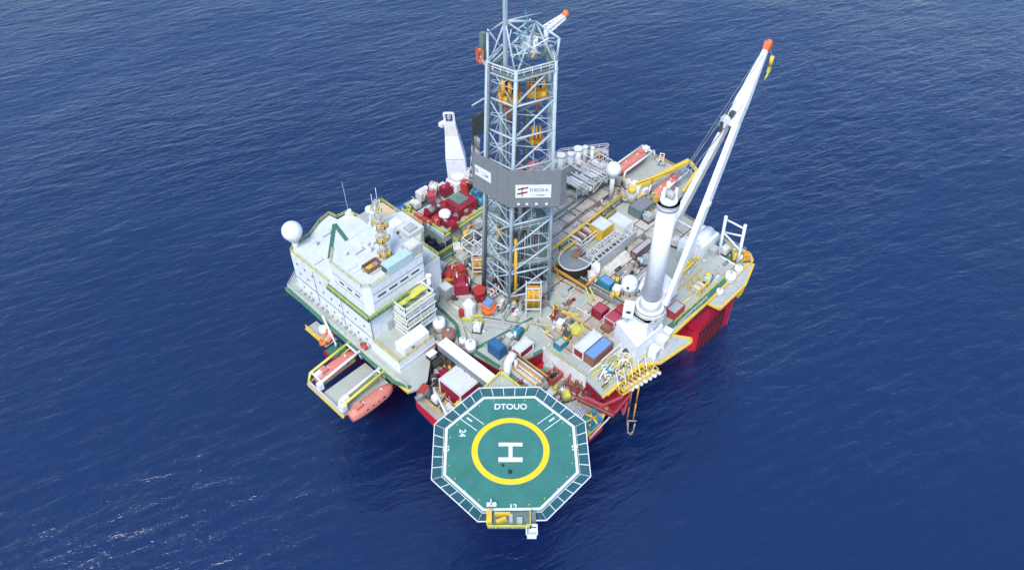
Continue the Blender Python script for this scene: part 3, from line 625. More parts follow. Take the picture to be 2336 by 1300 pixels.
topdrive((-.4, -4.6, 67.0), .95, 'orange brown pipe handling machine high up in the right half of the derrick')
topdrive((.8, -3.6, 55.5), .65, 'smaller orange machine halfway up the derrick above the grey wind wall')
topdrive((-3.2, 1.2, 33.5), .6, 'orange machine low inside the left half of the derrick')
for i, (x, y, z, h, lab) in enumerate(((-1.5, -2.2, 18, 14, 'mixed upright pipes in the lower derrick, left of the yellow riser'), (2.2, -3.2, 18, 15, 'mixed upright pipes in the lower derrick, right of the yellow riser'), (-3.8, 1.6, 18, 10, 'bundle of grey pipes racked upright behind the left derrick leg'))):
    t = Thing('pipe_stand', lab, 'drill pipes', (x, y, z))
    for a in range(4):
        for c in range(3):
            m = MB(); m.cyl(x-1.1+a*.75, y-.8+c*.75, z, .17, h+random.uniform(-.8, .8), 0, 6); t.part('pipe', m, (DSTEEL, BROWN, STEEL, MGREY)[(a+c*2+i) % 4])
    m = MB(); m.cb(x, y, z-1, 3.6, 2.8, 1.0); t.part('base', m, DGREY)
# wind wall
def windwall():
    t = Thing('wind_wall', 'dark grey wind wall wrapped around the middle of the derrick with white name boards', 'wind wall', (-4, -4, 44.5))
    pts = [(-3.2, 8.4), (-7.7, 3.9), (-7.4, -4.8), (-1.0, -11.2), (.2, -11.3)]
    for k, (a, b_) in enumerate(zip(pts[:-1], pts[1:])):
        m = MB(); a, b_ = Vector((*a, 0)), Vector((*b_, 0)); d = (b_-a).normalized(); n = Vector((-d.y, d.x, 0))*.12; dz = .6 if k == 0 else 0
        m.prism([tuple(v[:2]) for v in (a-n, b_-n, b_+n, a+n)], 44.3, 52.2 if k else 51.0)
        L = (b_-a).length; nn = max(1, int(L/2.2))
        for i in range(nn+1):
            q = a+(b_-a)*i/nn
            m.cb(q.x, q.y, 44.3, .18, .34, 7.9 if k else 6.7, 1, math.atan2(d.y, d.x))
        m.bar(a+Vector((0, 0, 52.2 if k else 51)), b_+Vector((0, 0, 52.2 if k else 51)), .15, 1)
        t.part('panel', m, [WALLG, WALLG])
    m = MB(); m.prism([(-7.3, -4.7), (-7.5, 3.8), (-6.6, 3.5), (-6.3, -3.8), (.3, -8.4), (-.9, -11)], 44.0, 44.25); t.part('floor', m, DGREY)
    m = MB()
    for z in (46.2, 52.2, 57.5):
        m.bar((-3.2, 8.4, z), (0, 8.5, z), .14, 1)
    for x, y in ((-3.2, 8.4), (0, 8.5), (-5.2, 6.4)): m.bar((x, y, 46), (x, y, 55.5), .16, 0)
    m.box(-3.1, 8.3, 51, 0, 8.55, 55, 0); t.part('back_frame', m, [DGREY, OFFW])
    # right board: normal direction (-1,-1)
    d = Vector((1, -1, 0)).normalized(); n = Vector((-1, -1, 0)).normalized(); c = Vector((-7.4, -4.8, 0))+d*4.3+n*.3
    def board(c, d, n, wd, z0, z1, nm):
        q = [c-d*wd/2, c+d*wd/2]; m = MB(); m.prism([tuple(v[:2]) for v in (q[0], q[1], q[1]-n*.1, q[0]-n*.1)], z0, z1); return t.part(nm, m, WHITE)
    br = board(c, d, n, 6.3, 46.6, 49.4, 'name_board')
    rz = math.atan2(d.y, d.x)
    def onb(c, n, du, z): return c+n*.03+d*du+Vector((0, 0, z))
    textpart(t, 'lettering', 'D ECOI·A', .95, onb(c, n, .95, 48.3), (R(90), 0, rz), MGREY, t.o, .8)
    textpart(t, 'lettering', '· LOIXA ·', .5, onb(c, n, 1.25, 47.15), (R(90), 0, rz), MGREY, t.o)
    m = MB()
    for z, u0 in ((48.3, -2.75), (47.3, -2.85)):
        zz = [z, z+.12, z+.25, z+.42]
        for k in range(3):
            a, b_ = onb(c, n, u0+k*.6, zz[k]), onb(c, n, u0+.62+k*.6, zz[k+1]); m.add([a, b_, b_+Vector((0, 0, .36)), a+Vector((0, 0, .32))], [(0, 1, 2, 3)])
    m.add([onb(c, n, -2.05, 46.9), onb(c, n, -1.9, 46.9), onb(c, n, -1.9, 49.0), onb(c, n, -2.05, 49.0)], [(0, 1, 2, 3)])
    t.part('emblem', m, DRED)
    m = MB()
    for u in (-2.6, -1.1, .6, 2.4): 
        q = c+d*u; m.cb(q.x, q.y, 45.0, .45, .3, .25, 0, rz)
    t.part('lamp', m, WHITE)
    d = Vector((0, -1, 0)); n = Vector((-1, 0, 0)); c = Vector((-7.5, 1.6, 0))+n*.3; rz = math.atan2(d.y, d.x)
    board(c, d, n, 4.6, 47.6, 49.8, 'name_board')
    textpart(t, 'lettering', 'E3.', 1.1, c+n*.03+d*-1.3+Vector((0, 0, 48.7)), (R(90), 0, rz), MGREY, t.o)
    textpart(t, 'lettering', 'LIM', 1.2, c+n*.03+d*.9+Vector((0, 0, 48.7)), (R(90), 0, rz), CYAN, t.o)
windwall()
# yellow riser pipe
a = P(1176, 688, 18); m = MB(); m.path([(a.x, a.y, 18), (a.x, a.y, 33), (a.x+.5, a.y+.6, 34.5)], .32, 0, 8); m.path([(a.x, a.y, 18.4), (a.x-1.2, a.y+.2, 17.6)], .3, 0, 8)
single('riser_pipe', m, mat('amber_pipe', (.72, .38, .02), .45), 'tall amber yellow riser pipe standing in front of the derrick', 'pipe')
# pipe racks with orange pipes
def rack(px, py, wd, h, label, rz=R(-46), n=6, z=17):
    p = P(px, py, z); t = Thing('pipe_rack', label, 'pipe rack', p, rz, None, False)
    m = MB()
    for sx in (-1, 1):
        for y in (0, 1.6): m.bar((sx*wd/2, y, 0), (sx*wd/2, y, h+.5), .16)
    for z_ in (2.6, h*.62, h): m.bar((-wd/2, 0, z_), (wd/2, 0, z_), .16); m.bar((-wd/2, 1.6, z_), (wd/2, 1.6, z_), .12); m.bar((-wd/2, 0, z_), (-wd/2, 1.6, z_), .12); m.bar((wd/2, 0, z_), (wd/2, 1.6, z_), .12)
    m.bar((-wd*.2, -.05, h), (wd/2, -.05, h*.7), .1)
    t.part('frame', m, OFFW)
    for k in range(n):
        q = MB(); q.cyl(-wd/2+.35+k*(wd-.7)/(n-1), .55, 2.6, .2, h-3.2, 0, 8); t.part('pipe', q, BRORANGE if k % 3 else YELLOW)
    q = MB(); q.box(-wd/2+.2, .9, 2.7, wd/2-.2, 1.3, h-.4); t.part('back_panel', q, BRORANGE)
    return t
rack(1216, 725, 2.9, 8.4, 'white framed rack of upright orange pipes in front of the derrick', n=7)
rack(1092, 640, 2.4, 6.0, 'white framed rack of upright orange pipes left of the derrick', n=5)
# ================================================================== main crane
def crane():
    x, y = 5.3, -29.3; t = Thing('pedestal_crane', 'big white kingpost crane at the right edge with its long boom raised up and away', 'crane', (x, y, 17))
    m = MB(); m.prism([(x-6.6, y-2.6), (x+1.8, y-2.9), (x+3.0, y+.5), (x+2.4, y+2.8), (x-4.0, y+4.6)], 17, 22, 0, None, .94); m.prism([(x-3.2, y-2.2), (x+2.2, y-2.2), (x+2.2, y+2.2), (x-3.2, y+2.2)], 22, 25.4, 0, None, .9)
    m.cyl(x, y, 22, 2.4, 3.8, 0, 24); t.part('pedestal', m, WHITE)
    m = MB(); m.cyl(x, y, 25.8, 2.6, .35, 0, 28); m.cyl(x, y, 26.15, 2.3, .5, 1, 28); m.cyl(x, y, 26.65, 2.7, .45, 0, 28); m.rail([(x+3.1*math.cos(R(a)), y+3.1*math.sin(R(a)), 25.4) for a in range(0, 361, 40)], 1.0, 0, .06)
    m.cyl(x, y, 25.2, 3.3, .2, 2, 24)
    t.part('slewing_ring', m, [WHITE, BROWN, LGREY])
    m = MB(); m.cyl(x, y, 27.1, 2.15, 2.2, 0, 28, 1.72); m.cyl(x, y, 29.3, 1.72, 21.7, 0, 28, 1.62); m.cyl(x, y, 51, 1.95, 1.0, 0, 28); m.cyl(x, y, 51.7, 1.98, .3, 1, 28); m.cyl(x, y, 52, 1.5, .6, 0, 20)
    t.part('kingpost', m, [WHITE, LGREY])
    m = MB(); m.cb(x-.8, y+.6, 52.6, 1.2, .5, 2.0, 0, .5); m.cb(x+.9, y-.6, 52.6, 1.3, .5, 1.6, 0, .5); m.tube((x+.2, y-.9, 53.4), (x+.2, y+.9, 53.4), .7, 1, 12); m.cb(x-1.6, y+1.4, 52.2, .8, .8, 1.0, 2); m.tube((x+1.2, y+1.2, 52), (x+1.2, y+1.2, 54.6), .35, 0, 8)
    t.part('sheave_head', m, [WHITE, LGREY, BRORANGE])
    # boom
    tip = P(1752, 104, 66); foot = Vector((x+.6, y, 28.6)); J = foot+(tip-foot)*.71; d = (tip-foot).normalized(); sd_ = Vector((0, 1, 0)); upv = sd_.cross(d)*-1
    def beam(m, a, b_, w1, h1, w2, h2, mi=0):
        for k in range(1, 5): q = a+(b_-a)*k/5; r1 = (w1+(w2-w1)*k/5)/2+.04; r2 = (h1+(h2-h1)*k/5)/2+.04; m.add([q+d*o_+sd_*r1*sx+upv*r2*sy for o_ in (-.06, .06) for sx, sy in ((-1, -1), (1, -1), (1, 1), (-1, 1))], [(0, 1, 5, 4), (1, 2, 6, 5), (2, 3, 7, 6), (3, 0, 4, 7), (3, 2, 1, 0), (4, 5, 6, 7)], mi)
        vs = []
        for c, w_, h_ in ((a, w1, h1), (b_, w2, h2)):
            for sx, sy in ((-1, -1), (1, -1), (1, 1), (-1, 1)): vs.append(c+sd_*w_/2*sx+upv*h_/2*sy)
        m.add(vs, [(0, 1, 5, 4), (1, 2, 6, 5), (2, 3, 7, 6), (3, 0, 4, 7), (3, 2, 1, 0), (4, 5, 6, 7)], mi)
    for s_ in (1, -1):
        m = MB(); beam(m, foot+sd_*2.9*s_, foot+sd_*2.2*s_+(tip-foot)*.3, .75, 1.1, 1.1, 1.6); beam(m, foot+sd_*2.2*s_+(tip-foot)*.3, J+sd_*.85*s_, 1.1, 1.6, 1.0, 1.5)
        t.part('boom_leg', m, OFFW if s_ > 0 else WHITE)
    m = MB(); beam(m, J-(tip-foot)*.02, foot+(tip-foot)*.79, 2.5, 1.6, 2.3, 1.5); beam(m, foot+(tip-foot)*.79, foot+(tip-foot)*.99, 2.3, 1.5, .8, .7); t.part('boom_head', m, WHITE)
    m = MB(); beam(m, tip-d*.9, tip+d*.5, 1.0, .9, 1.3, 1.2); m.sphere(tip+d*.5, .6, 0, 8, 5); t.part('boom_tip', m, ORANGE)
    m = MB(); q = foot+(tip-foot)*.69+sd_*1.0+upv*1.0; m.cb(q.x, q.y, q.z-.5, 1.4, 1.2, 1.8, 0); m.cb(q.x+1.0, q.y-.6, q.z+1.2, 1.0, .8, 1.0, 1); q = foot+(tip-foot)*.66+sd_*1.2; m.cb(q.x, q.y, q.z, 1.6, .6, 2.4, 1)
    m.bar(foot+(tip-foot)*.3+sd_*2.2, foot+(tip-foot)*.3-sd_*2.2, .12, 0); q = foot+(tip-foot)*.4-sd_*2.3; m.cb(q.x, q.y, q.z, .8, .8, .8, 0)
    t.part('boom_fittings', m, [WHITE, DGREY])
    m = MB(); m.truss(foot+Vector((1.6, 1.0, -.6)), foot+Vector((2.2, 1.0, 17)), 1.0, 1.0, 11, .1, 0, (1, 0, 0)); m.bar((x+1.9, y+.6, 27), (x+1.9, y+.6, 50), .1); t.part('ladder', m, MGREY)
    m = MB(); top = Vector((x, y, 53.6))
    for k, (s_, f) in enumerate(((.5, .78), (-.5, .78), (.2, .96), (-.2, .96), (0, .7))): m.tube(top+sd_*s_, foot+(tip-foot)*f+sd_*s_*1.5+upv*.9, .05, 0, 5)
    t.part('hoist_ropes', m, MGREY)
    m = MB(); q = tip+Vector((-.4, -1.5, -1.4)); m.tube(q+Vector((0, 0, -1.8)), q, .35, 0, 8); m.cb(q.x, q.y, q.z-3.2, .5, .5, 1.2, 1); m.tube(q, tip, .05, 2, 5); m.tube(q+Vector((0, 0, -3.2)), q+Vector((-.6, .1, -4.4)), .16, 1, 6); t.part('hook_block', m, [YELLOW, LYELLOW, MGREY])
    # operator house and winch on the far side of the post
    m = MB(); m.prism([(x+2.4, y-1.5), (x+6, y-1.8), (x+6.6, y+1.6), (x+2.4, y+1.8)], 26.8, 29.4); t.part('winch_house', m, WHITE)
    m = MB(); m.cb(x-3.6, y+2.2, 25.6, 2.2, 2.0, 2.6, 0, R(30)); m.cb(x-4.62, y+1.55, 27.1, .1, .8, .5, 1, R(30)); t.part('operator_cabin', m, [WHITE, GLASS])
crane()
# white machinery house to the right behind the post
t = Thing('reel_house', 'white rounded reel house on the deck behind the crane boom', 'machinery house', (24, -25, 17))
c = P(1598, 560, 18); m = MB(); m.cb(c.x, c.y, 17, 7, 4.2, 3.4, 0); m.tube((c.x-2.5, c.y, 20.2), (c.x+3.0, c.y, 20.2), 1.35, 0, 16); t.part('casing', m, WHITE)
m = MB(); m.cb(c.x-4.6, c.y+1, 17, 1.8, 3, 4.4, 0); m.bar((c.x-4, c.y-2, 17), (c.x-4, c.y-2, 22), .2); m.bar((c.x-4, c.y+2, 22), (c.x-4, c.y-2, 22), .2); m.cb(c.x-6.2, c.y+.4, 17, 1.2, 2.2, 3.0, 1); t.part('frame', m, [WHITE, LGREY])
m = MB(); m.cb(c.x+.6, c.y-3, 17, 2.0, 1.6, 1.8); t.part('control_box', m, LGREY)
# ================================================================== rear left crane
t = Thing('knuckle_crane', 'white box boom crane pointing up at the back left edge', 'crane', (12, 31, 17))
m = MB(); f = P(1052, 405, 24); f = Vector((14.5, 32.5, 25)); f = P(1043, 378, 27); tp = P(1023, 262, 40)
bx = f; m.prism([(bx.x-2.6, bx.y-2.2), (bx.x+2.6, bx.y-2.2), (bx.x+2.6, bx.y+2.2), (bx.x-2.6, bx.y+2.2)], 17, 23.5, 0, None, .8); m.cyl(bx.x, bx.y, 23.5, 1.7, 1.4, 0, 16); t.part('pedestal', m, WHITE)
def beam2(a, b_, w1, h1, w2, h2, sd_):
    d = (b_-a).normalized(); up = sd_.cross(d); vs = []
    for c, w_, h_ in ((a, w1, h1), (b_, w2, h2)):
        for sx, sy in ((-1, -1), (1, -1), (1, 1), (-1, 1)): vs.append(c+sd_*w_/2*sx+up*h_/2*sy)
    return MB().add(vs, [(0, 4, 5, 1), (1, 5, 6, 2), (2, 6, 7, 3), (3, 7, 4, 0), (3, 2, 1, 0)][:5]+[(4, 7, 6, 5)])
SR = Vector((.692, -.722, 0)); mid = f+(tp-f)*.62
m = beam2(f-Vector((0, 0, 3)), f+(tp-f)*.18, 4.4, 1.8, 4.3, 2.8, SR); t.part('boom_foot', m, WHITE); m = beam2(f+(tp-f)*.2, mid, 4.3, 2.8, 2.9, 2.0, SR); t.part('boom', m, WHITE); m = beam2(mid, f+(tp-f)*.85, 2.9, 1.8, 2.4, 1.4, SR); t.part('boom', m, OFFW)
m = MB(); e1, e2 = f+(tp-f)*.85, tp+Vector((0, 0, .4))
for s_ in (-1.0, 1.0): m.bar(e1+SR*s_, e2+SR*s_, .24)
m.bar(e2-SR*1.0, e2+SR*1.0, .24); q = e1-SR*1.6; m.cb(q.x, q.y, q.z-.8, 1.5, 1.0, .9, 0); m.sphere(e1-Vector((0, 0, 2))+SR*1.4, .3); m.cb(*(e1+(tp-e1)*.5), .6, .6, .9, 1); t.part('boom_tip', m, [WHITE, LGREY])
m = MB(); m.tube(bx+SR*1.9-Vector((0, 0, 6)), bx+SR*1.9-Vector((0, 0, 1)), .9, 0, 14); t.part('cylinder_house', m, OFFW); m = MB(); m.cb(bx.x-2.6, bx.y+2.6, 17, 2.0, 2.0, 4.5, 0); t.part('control_house', m, OFFW)
t = Thing('hose_loop', 'bundle of white hoses hanging between the wind wall and the red machinery deck', 'hoses', P(1080, 400, 22))
for k in range(5):
    m = MB(); pts = []; A_ = P(1060+k*5, 402, 21); B_ = Vector((-3.0+k*.45, 8.5+k*.1, 51.5-k*.6))
    for i in range(11):
        u = i/10; pts.append(A_+(B_-A_)*u-Vector((0, 0, 6.5*math.sin(math.pi*u)*(1-.3*u))))
    m.path(pts, .2, 0, 6); t.part('hose', m, WHITE if k % 2 else OFFW)
# ================================================================== helideck
def helideck():
    c = Vector((-34.85, -31.55, 25)); ap = 10.95; rv = ap/math.cos(R(22.5))
    t = Thing('helideck', 'green octagonal helideck with yellow circle and white H at the near corner', 'helideck', (c.x, c.y, 13.5))
    V = [(c.x+rv*math.cos(R(22.5+45*k)), c.y+rv*math.sin(R(22.5+45*k))) for k in range(8)]
    def ring(f): return [(c.x+(x-c.x)*f, c.y+(y-c.y)*f) for x, y in V]
    m = MB(); m.prism(V, 24.6, 25); t.part('landing_surface', m, HELI)
    m = MB(); a, b_ = ring(.985), ring(.945)
    for i in range(8): j = (i+1) % 8; m.add([(*a[i], 25.012), (*a[j], 25.012), (*b_[j], 25.012), (*b_[i], 25.012)], [(0, 1, 2, 3)])
    t.part('edge_line', m, WHITE)
    m = MB(); n = 72
    for i in range(n):
        a0, a1 = 2*math.pi*i/n, 2*math.pi*(i+1)/n; m.add([(c.x+r_*math.cos(q), c.y+r_*math.sin(q), 25.014) for r_, q in ((6.35, a0), (6.35, a1), (5.35, a1), (5.35, a0))], [(0, 1, 2, 3)])
    t.part('circle_marking', m, mat('marking_yellow', (.78, .58, .02), .6, .08))
    FW = Vector((.722, .692, 0)); RT = Vector((.692, -.722, 0)); rz = R(-46.2)
    def at(r_, f): return c+RT*r_+FW*f
    m = MB()
    def rect(r0, f0, r1, f1, z): m.add([(*(at(a, b_))[:2], z) for a, b_ in ((r0, f0), (r1, f0), (r1, f1), (r0, f1))], [(0, 1, 2, 3)])
    rect(-1.95, .75, 1.95, 1.45, 25.016); rect(-1.95, -2.2, 1.95, -1.35, 25.016); rect(-.32, -1.35, .32, .75, 25.016)
    t.part('h_marking', m, WHITE)
    textpart(t, 'lettering', 'DTOUO', 1.6, at(0, 8.6)+Vector((0, 0, .02)), (0, 0, rz), WHITE, t.o, .95, .004)
    textpart(t, 'lettering', '12', 1.3, at(.4, -10.2)+Vector((0, 0, .022)), (0, 0, rz), WHITE, t.o, 1, .004)
    textpart(t, 'lettering', '12', 1.3, at(-10.5, .4)+Vector((0, 0, .024)), (0, 0, rz-R(90)), WHITE, t.o, 1, .004)
    textpart(t, 'lettering', '12', 1.3, at(10.5, .4)+Vector((0, 0, .024)), (0, 0, rz+R(90)), WHITE, t.o, 1, .004)
    textpart(t, 'lettering', '24', 1.5, at(-8.0, 3.3)+Vector((0, 0, .022)), (0, 0, rz-R(90)), WHITE, t.o, 1, .004)
    for s_ in (-1, 1):
        m = MB(); a = at(s_*5.0, 4.4); e = at(s_*8.0, 6.9); d = (e-a).normalized(); q = Vector((-d.y, d.x, 0))
        for o_ in (-.85, .85):
            m.add([(*(p_+q*(o_+w_))[:2], 25.018) for p_, w_ in ((a, -.07), (e, -.07), (e, .07), (a, .07))], [(0, 1, 2, 3)] if True else [])
        m.add([(*(e+d*w_+q*o_)[:2], 25.019) for o_, w_ in ((-.92, -.07), (-.92, .07), (.92, .07), (.92, -.07))], [(0, 3, 2, 1)])
        m.add([(*(e-d*w_+q*o_)[:2], 25.019) for o_, w_ in ((-.15, 2.0), (-.15, .8), (.15, .8), (.15, 2.0))], [(0, 3, 2, 1)])
        t.part('approach_marking', m, WHITE)
    # netting frame, one panel a side
    a, b_ = ring(1.0), ring(1.15)
    for i in range(8):
        j = (i+1) % 8; A, B, C, D = [Vector((*p_, z)) for p_, z in ((a[i], 24.8), (a[j], 24.8), (b_[j], 25.15), (b_[i], 25.15))]
        m = MB(); m.bar(D, C, .1); m.bar(A, B, .11); n = 5
        for k in range(n+1):
            m.bar(A+(B-A)*k/n, D+(C-D)*k/n, .075)
        t.part('net_frame', m, WHITE)
        m = MB(); dz = Vector((0, 0, -.12)); e = (B-A).normalized()
        q = [A+dz+e*.05, B+dz-e*.05, C+dz-e*.1, D+dz+e*.1]; m.add(q+[v-Vector((0, 0, .04)) for v in q], [(0, 1, 2, 3), (7, 6, 5, 4)]); t.part('safety_net', m, NET)
    # supports
    m = MB()
    for k in (1, 3, 5, 7):
        x, y = V[k]; f = Vector((c.x+5, c.y+5, 13.5)); m.tube((c.x+(x-c.x)*.8, c.y+(y-c.y)*.8, 24.2), (max(-33, min(-19, x+3)), max(-33, min(-18, y+3)), 13.5), .3, 0, 8)
    m.truss((c.x-8, c.y, 23.8), (c.x+8, c.y, 23.8), 1.2, 1.4, 8, .14); m.truss((c.x, c.y-8, 23.6), (c.x, c.y+8, 23.6), 1.2, 1.4, 8, .14)
    t.part('support_frame', m, OFFW)
    m = MB(); 
    for k in range(24):
        ang = R(15*k); m.cyl(c.x+10.2*math.cos(ang), c.y+10.2*math.sin(ang), 25, .1, .12, 0, 6)
    t.part('edge_lights', m, LYELLOW, kind='stuff')
    for r_, f, s_ in ((-1.2, -2.9, .2), (-.05, -4.1, .3)):
        q = at(r_, f); b = MB(); b.cyl(q.x, q.y, 25.02, s_, .25, 0, 10); b.sphere((q.x, q.y, 25.3), s_*.8, 0, 8, 5, .6); b.cb(q.x, q.y+s_, 25.02, s_*.6, s_*.6, .3)
        single('wheel_chock', b, BLACK, 'larger black chock lying lowest inside the yellow helideck circle' if s_ > .25 else 'smaller black chock lying just under the white H', 'chock')
    # front access platform hung on the near side
    t2 = Thing('access_platform', 'yellow and white access platform hung below the near edge of the helideck', 'platform', at(0, -12.5)-Vector((0, 0, 2)))
    m = MB(); q = [at(-3.5, -11.2), at(3.0, -11.2), at(3.0, -13.9), at(-3.5, -13.9)]; m.prism([tuple(v[:2]) for v in q], 25.2, 25.35); t2.part('floor', m, GGREY)
    m = MB(); m.rail([(*v[:2], 25.35) for v in (q[0], q[3], q[2], q[1])], .9, 0, .09, 1.2); t2.part('railing', m, LYELLOW)
    m = MB(); v = at(-3.2, -12.4); m.cb(v.x, v.y, 25.35, .8, 2.0, 1.2, 0, rz); v = at(-1.4, -12.8); m.cb(v.x, v.y, 25.35, 1.6, .5, .7, 0, rz+.4); v = at(-1.2, -11.7); m.cb(v.x, v.y, 25.35, 2.4, .4, .6, 0, rz); t2.part('equipment', m, YELLOW)
    m = MB(); v = at(1.4, -12.9); m.cb(v.x, v.y, 25.35, .8, 1.0, .7, 0, rz); v = at(.1, -12.4); m.cb(v.x, v.y, 25.35, .5, 1.3, .5, 0, rz); t2.part('locker', m, LGREY)
    t2 = Thing('ladder_basket', 'small grey box with a white frame at the lowest right of the helideck edge', 'basket', at(3.3, -13.6)-Vector((0, 0, 2)))
    m = MB(); v = at(3.3, -12.0); m.cb(v.x, v.y, 24.6, 1.1, 1.3, 1.0, 0, rz); t2.part('box', m, MGREY)
    m = MB(); v = at(3.2, -14.2); w_ = [v+RT*a+FW*b_ for a, b_ in ((-.8, -.8), (.8, -.8), (.8, .9), (-.8, .9))]; m.prism([tuple(z[:2]) for z in w_], 24.2, 24.4); m.rail([(*z[:2], 24.4) for z in w_+w_[:1]], 1.0, 0, .12, 1.6); t2.part('frame', m, WHITE)
    v = at(-2.9, -9.9); b = MB(); b.cb(v.x, v.y, 25.0, 1.5, .5, .5, 0, rz); b.cyl(v.x-.1, v.y, 25.5, .18, 1.6, 0, 8, .05); b.tube(v+RT*.5+Vector((0, 0, .8)), v+RT*.8+Vector((0, 0, .3)), .15)
    single('fire_monitor', b, WHITE, 'white foam monitor nozzle on the near left rim of the helideck', 'fire monitor')
helideck()
# ================================================================== generic deck machines, each with its parts
def pump(p, col, label, s=1.0, rz=0.0, grp=None, c2=None):
    t = Thing('pump_skid', label, 'pump', p, rz, grp, False); m = MB(); m.cb(0, 0, 0, 2.4*s, 1.4*s, .2*s); t.part('skid', m, DGREY)
    m = MB(); m.tube((-1.0*s, 0, .75*s), (.2*s, 0, .75*s), .45*s, 0, 12); m.cb(-.4*s, 0, .2*s, .9*s, .7*s, .3*s); t.part('motor', m, col)
    m = MB(); m.cb(.75*s, 0, .2*s, .8*s, 1.0*s, 1.1*s); m.cyl(.75*s, 0, 1.3*s, .3*s, .4*s, 0, 10); t.part('pump_head', m, c2 or LGREY)
    m = MB(); m.path([(.75*s, .5*s, .5*s), (.75*s, .9*s, .5*s), (.75*s, .9*s, 1.7*s), (-.6*s, .9*s, 1.7*s)], .1*s, 0, 6); t.part('pipe', m, OFFW); return t
def winch(p, col, label, s=1.0, rz=0.0, grp=None):
    t = Thing('winch', label, 'winch', p, rz, grp, False); m = MB(); m.tube((-.9*s, 0, 1.0*s), (.9*s, 0, 1.0*s), .6*s, 0, 14); t.part('drum', m, MGREY)
    m = MB()
    for x in (-.95, .85): m.tube((x*s, 0, 1.0*s), ((x+.1)*s, 0, 1.0*s), .98*s, 0, 16)
    t.part('flanges', m, col); m = MB(); m.cb(0, 0, 0, 2.6*s, 1.6*s, .25*s); m.cb(-1.2*s, 0, .2*s, .25*s, 1.3*s, 1.0*s); m.cb(1.2*s, 0, .2*s, .25*s, 1.3*s, 1.0*s); t.part('frame', m, col)
    m = MB(); m.tube((1.3*s, 0, 1.0*s), (2.0*s, 0, 1.0*s), .35*s, 0, 10); t.part('motor', m, LGREY); return t
def drum(p, col, label, r=.35, h=1.0, grp=None):
    t = Thing('steel_drum', label, 'drum', p, 0, grp, False); m = MB(); m.cyl(0, 0, 0, r, h, 0, 14); m.cyl(0, 0, h*.33, r*1.04, .05, 0, 14); m.cyl(0, 0, h*.66, r*1.04, .05, 0, 14); t.part('shell', m, col)
    m = MB(); m.cyl(0, 0, h, r*.9, .04, 0, 14); t.part('lid', m, LGREY); return t
def cabinet(p, col, label, sx=1.2, sy=1.0, sz=1.8, rz=0.0, grp=None, ctop=None):
    t = Thing('equipment_cabinet', label, 'cabinet', p, rz, grp, False); m = MB(); m.cb(0, 0, .1, sx, sy, sz-.1); m.cb(0, 0, 0, sx*.9, sy*.9, .1); t.part('body', m, col)
    m = MB(); m.cb(0, 0, sz, sx+.12, sy+.12, .1); t.part('lid', m, ctop or col); m = MB(); m.cb(0, -sy/2-.02, .3, sx*.7, .04, sz*.7); t.part('door', m, LGREY if col is not LGREY else MGREY); return t
def cage(p, col, label, sx=2.0, sy=1.5, sz=1.4, rz=0.0, fill=None, grp=None):
    t = Thing('cargo_basket', label, 'basket', p, rz, grp, False); m = MB(); X, Y = sx/2, sy/2
    for z in (.08, sz*.5, sz):
        for a, b_ in (((-X, -Y), (X, -Y)), ((X, -Y), (X, Y)), ((X, Y), (-X, Y)), ((-X, Y), (-X, -Y))): m.bar((*a, z), (*b_, z), .09)
    for k in range(5):
        x = -X+sx*k/4
        for y in (-Y, Y): m.bar((x, y, 0), (x, y, sz), .07)
    for y in (0,):
        for x in (-X, X): m.bar((x, y, 0), (x, y, sz), .07)
    t.part('frame', m, col); m = MB(); m.cb(0, 0, .05, sx*.96, sy*.96, .08); t.part('floor', m, BROWN)
    m = MB(); rr = random.Random(int(p.x*10)); 
    for k in range(4): m.cb(rr.uniform(-X*.5, X*.5), rr.uniform(-Y*.5, Y*.5), .13, rr.uniform(.4, .9), rr.uniform(.3, .8), rr.uniform(.4, sz*.8), 0, rr.random())
    t.part('contents', m, fill or DGREY); return t
def pipes(p, col, label, L=6.0, n=6, rows=2, rz=0.0, r=.14, grp=None, cols=None):
    t = Thing('pipe_bundle', label, 'pipes', p, rz, grp, False); k = 0
    for j in range(rows):
        for i in range(n-j):
            m = MB(); o = random.uniform(-.3, .3); m.tube((-L/2+o, (i+j/2-(n-1)/2)*r*2.15, .35+r+j*r*1.85), (L/2+o, (i+j/2-(n-1)/2)*r*2.15, .35+r+j*r*1.85), r, 0, 6); t.part('pipe', m, (cols or [col])[k % len(cols or [col])]); k += 1
    m = MB()
    for x in (-L*.35, 0, L*.35): m.cb(x, 0, 0, .25, n*r*2.3, .35)
    for s_ in (-1, 1): m.bar((-L*.35, s_*n*r*1.15, 0), (-L*.35, s_*n*r*1.15, 1.1), .07); m.bar((L*.35, s_*n*r*1.15, 0), (L*.35, s_*n*r*1.15, 1.1), .07)
    t.part('cradle', m, LGREY); return t
def manifold(p, col, label, s=1.0, rz=0.0, grp=None, c2=None, seed=1):
    rr = random.Random(seed); t = Thing('valve_manifold', label, 'valves', p, rz, grp, False)
    m = MB(); m.cb(0, 0, 0, 2.6*s, 1.8*s, .15*s); t.part('skid', m, MGREY)
    m = MB()
    for k in range(4):
        x = (-1.0+k*.66)*s; h = rr.uniform(.9, 1.9)*s; m.path([(x, -.7*s, .4*s), (x, -.2*s, .4*s), (x, -.2*s, h), (x, .7*s, h), (x, .7*s, .2*s)], .11*s, 0, 6)
    m.tube((-1.2*s, .1*s, .5*s), (1.2*s, .1*s, .5*s), .16*s, 0, 8); t.part('pipework', m, col)
    for k in range(3):
        x = (-.8+k*.75)*s; m = MB(); z = rr.uniform(1.0, 1.9)*s; m.cyl(x, .1*s, .5*s, .09*s, z-.5*s); m.tube((x, .1*s, z), (x, .1*s, z+.08), .3*s, 0, 10); t.part('valve', m, c2 or RED)
    return t
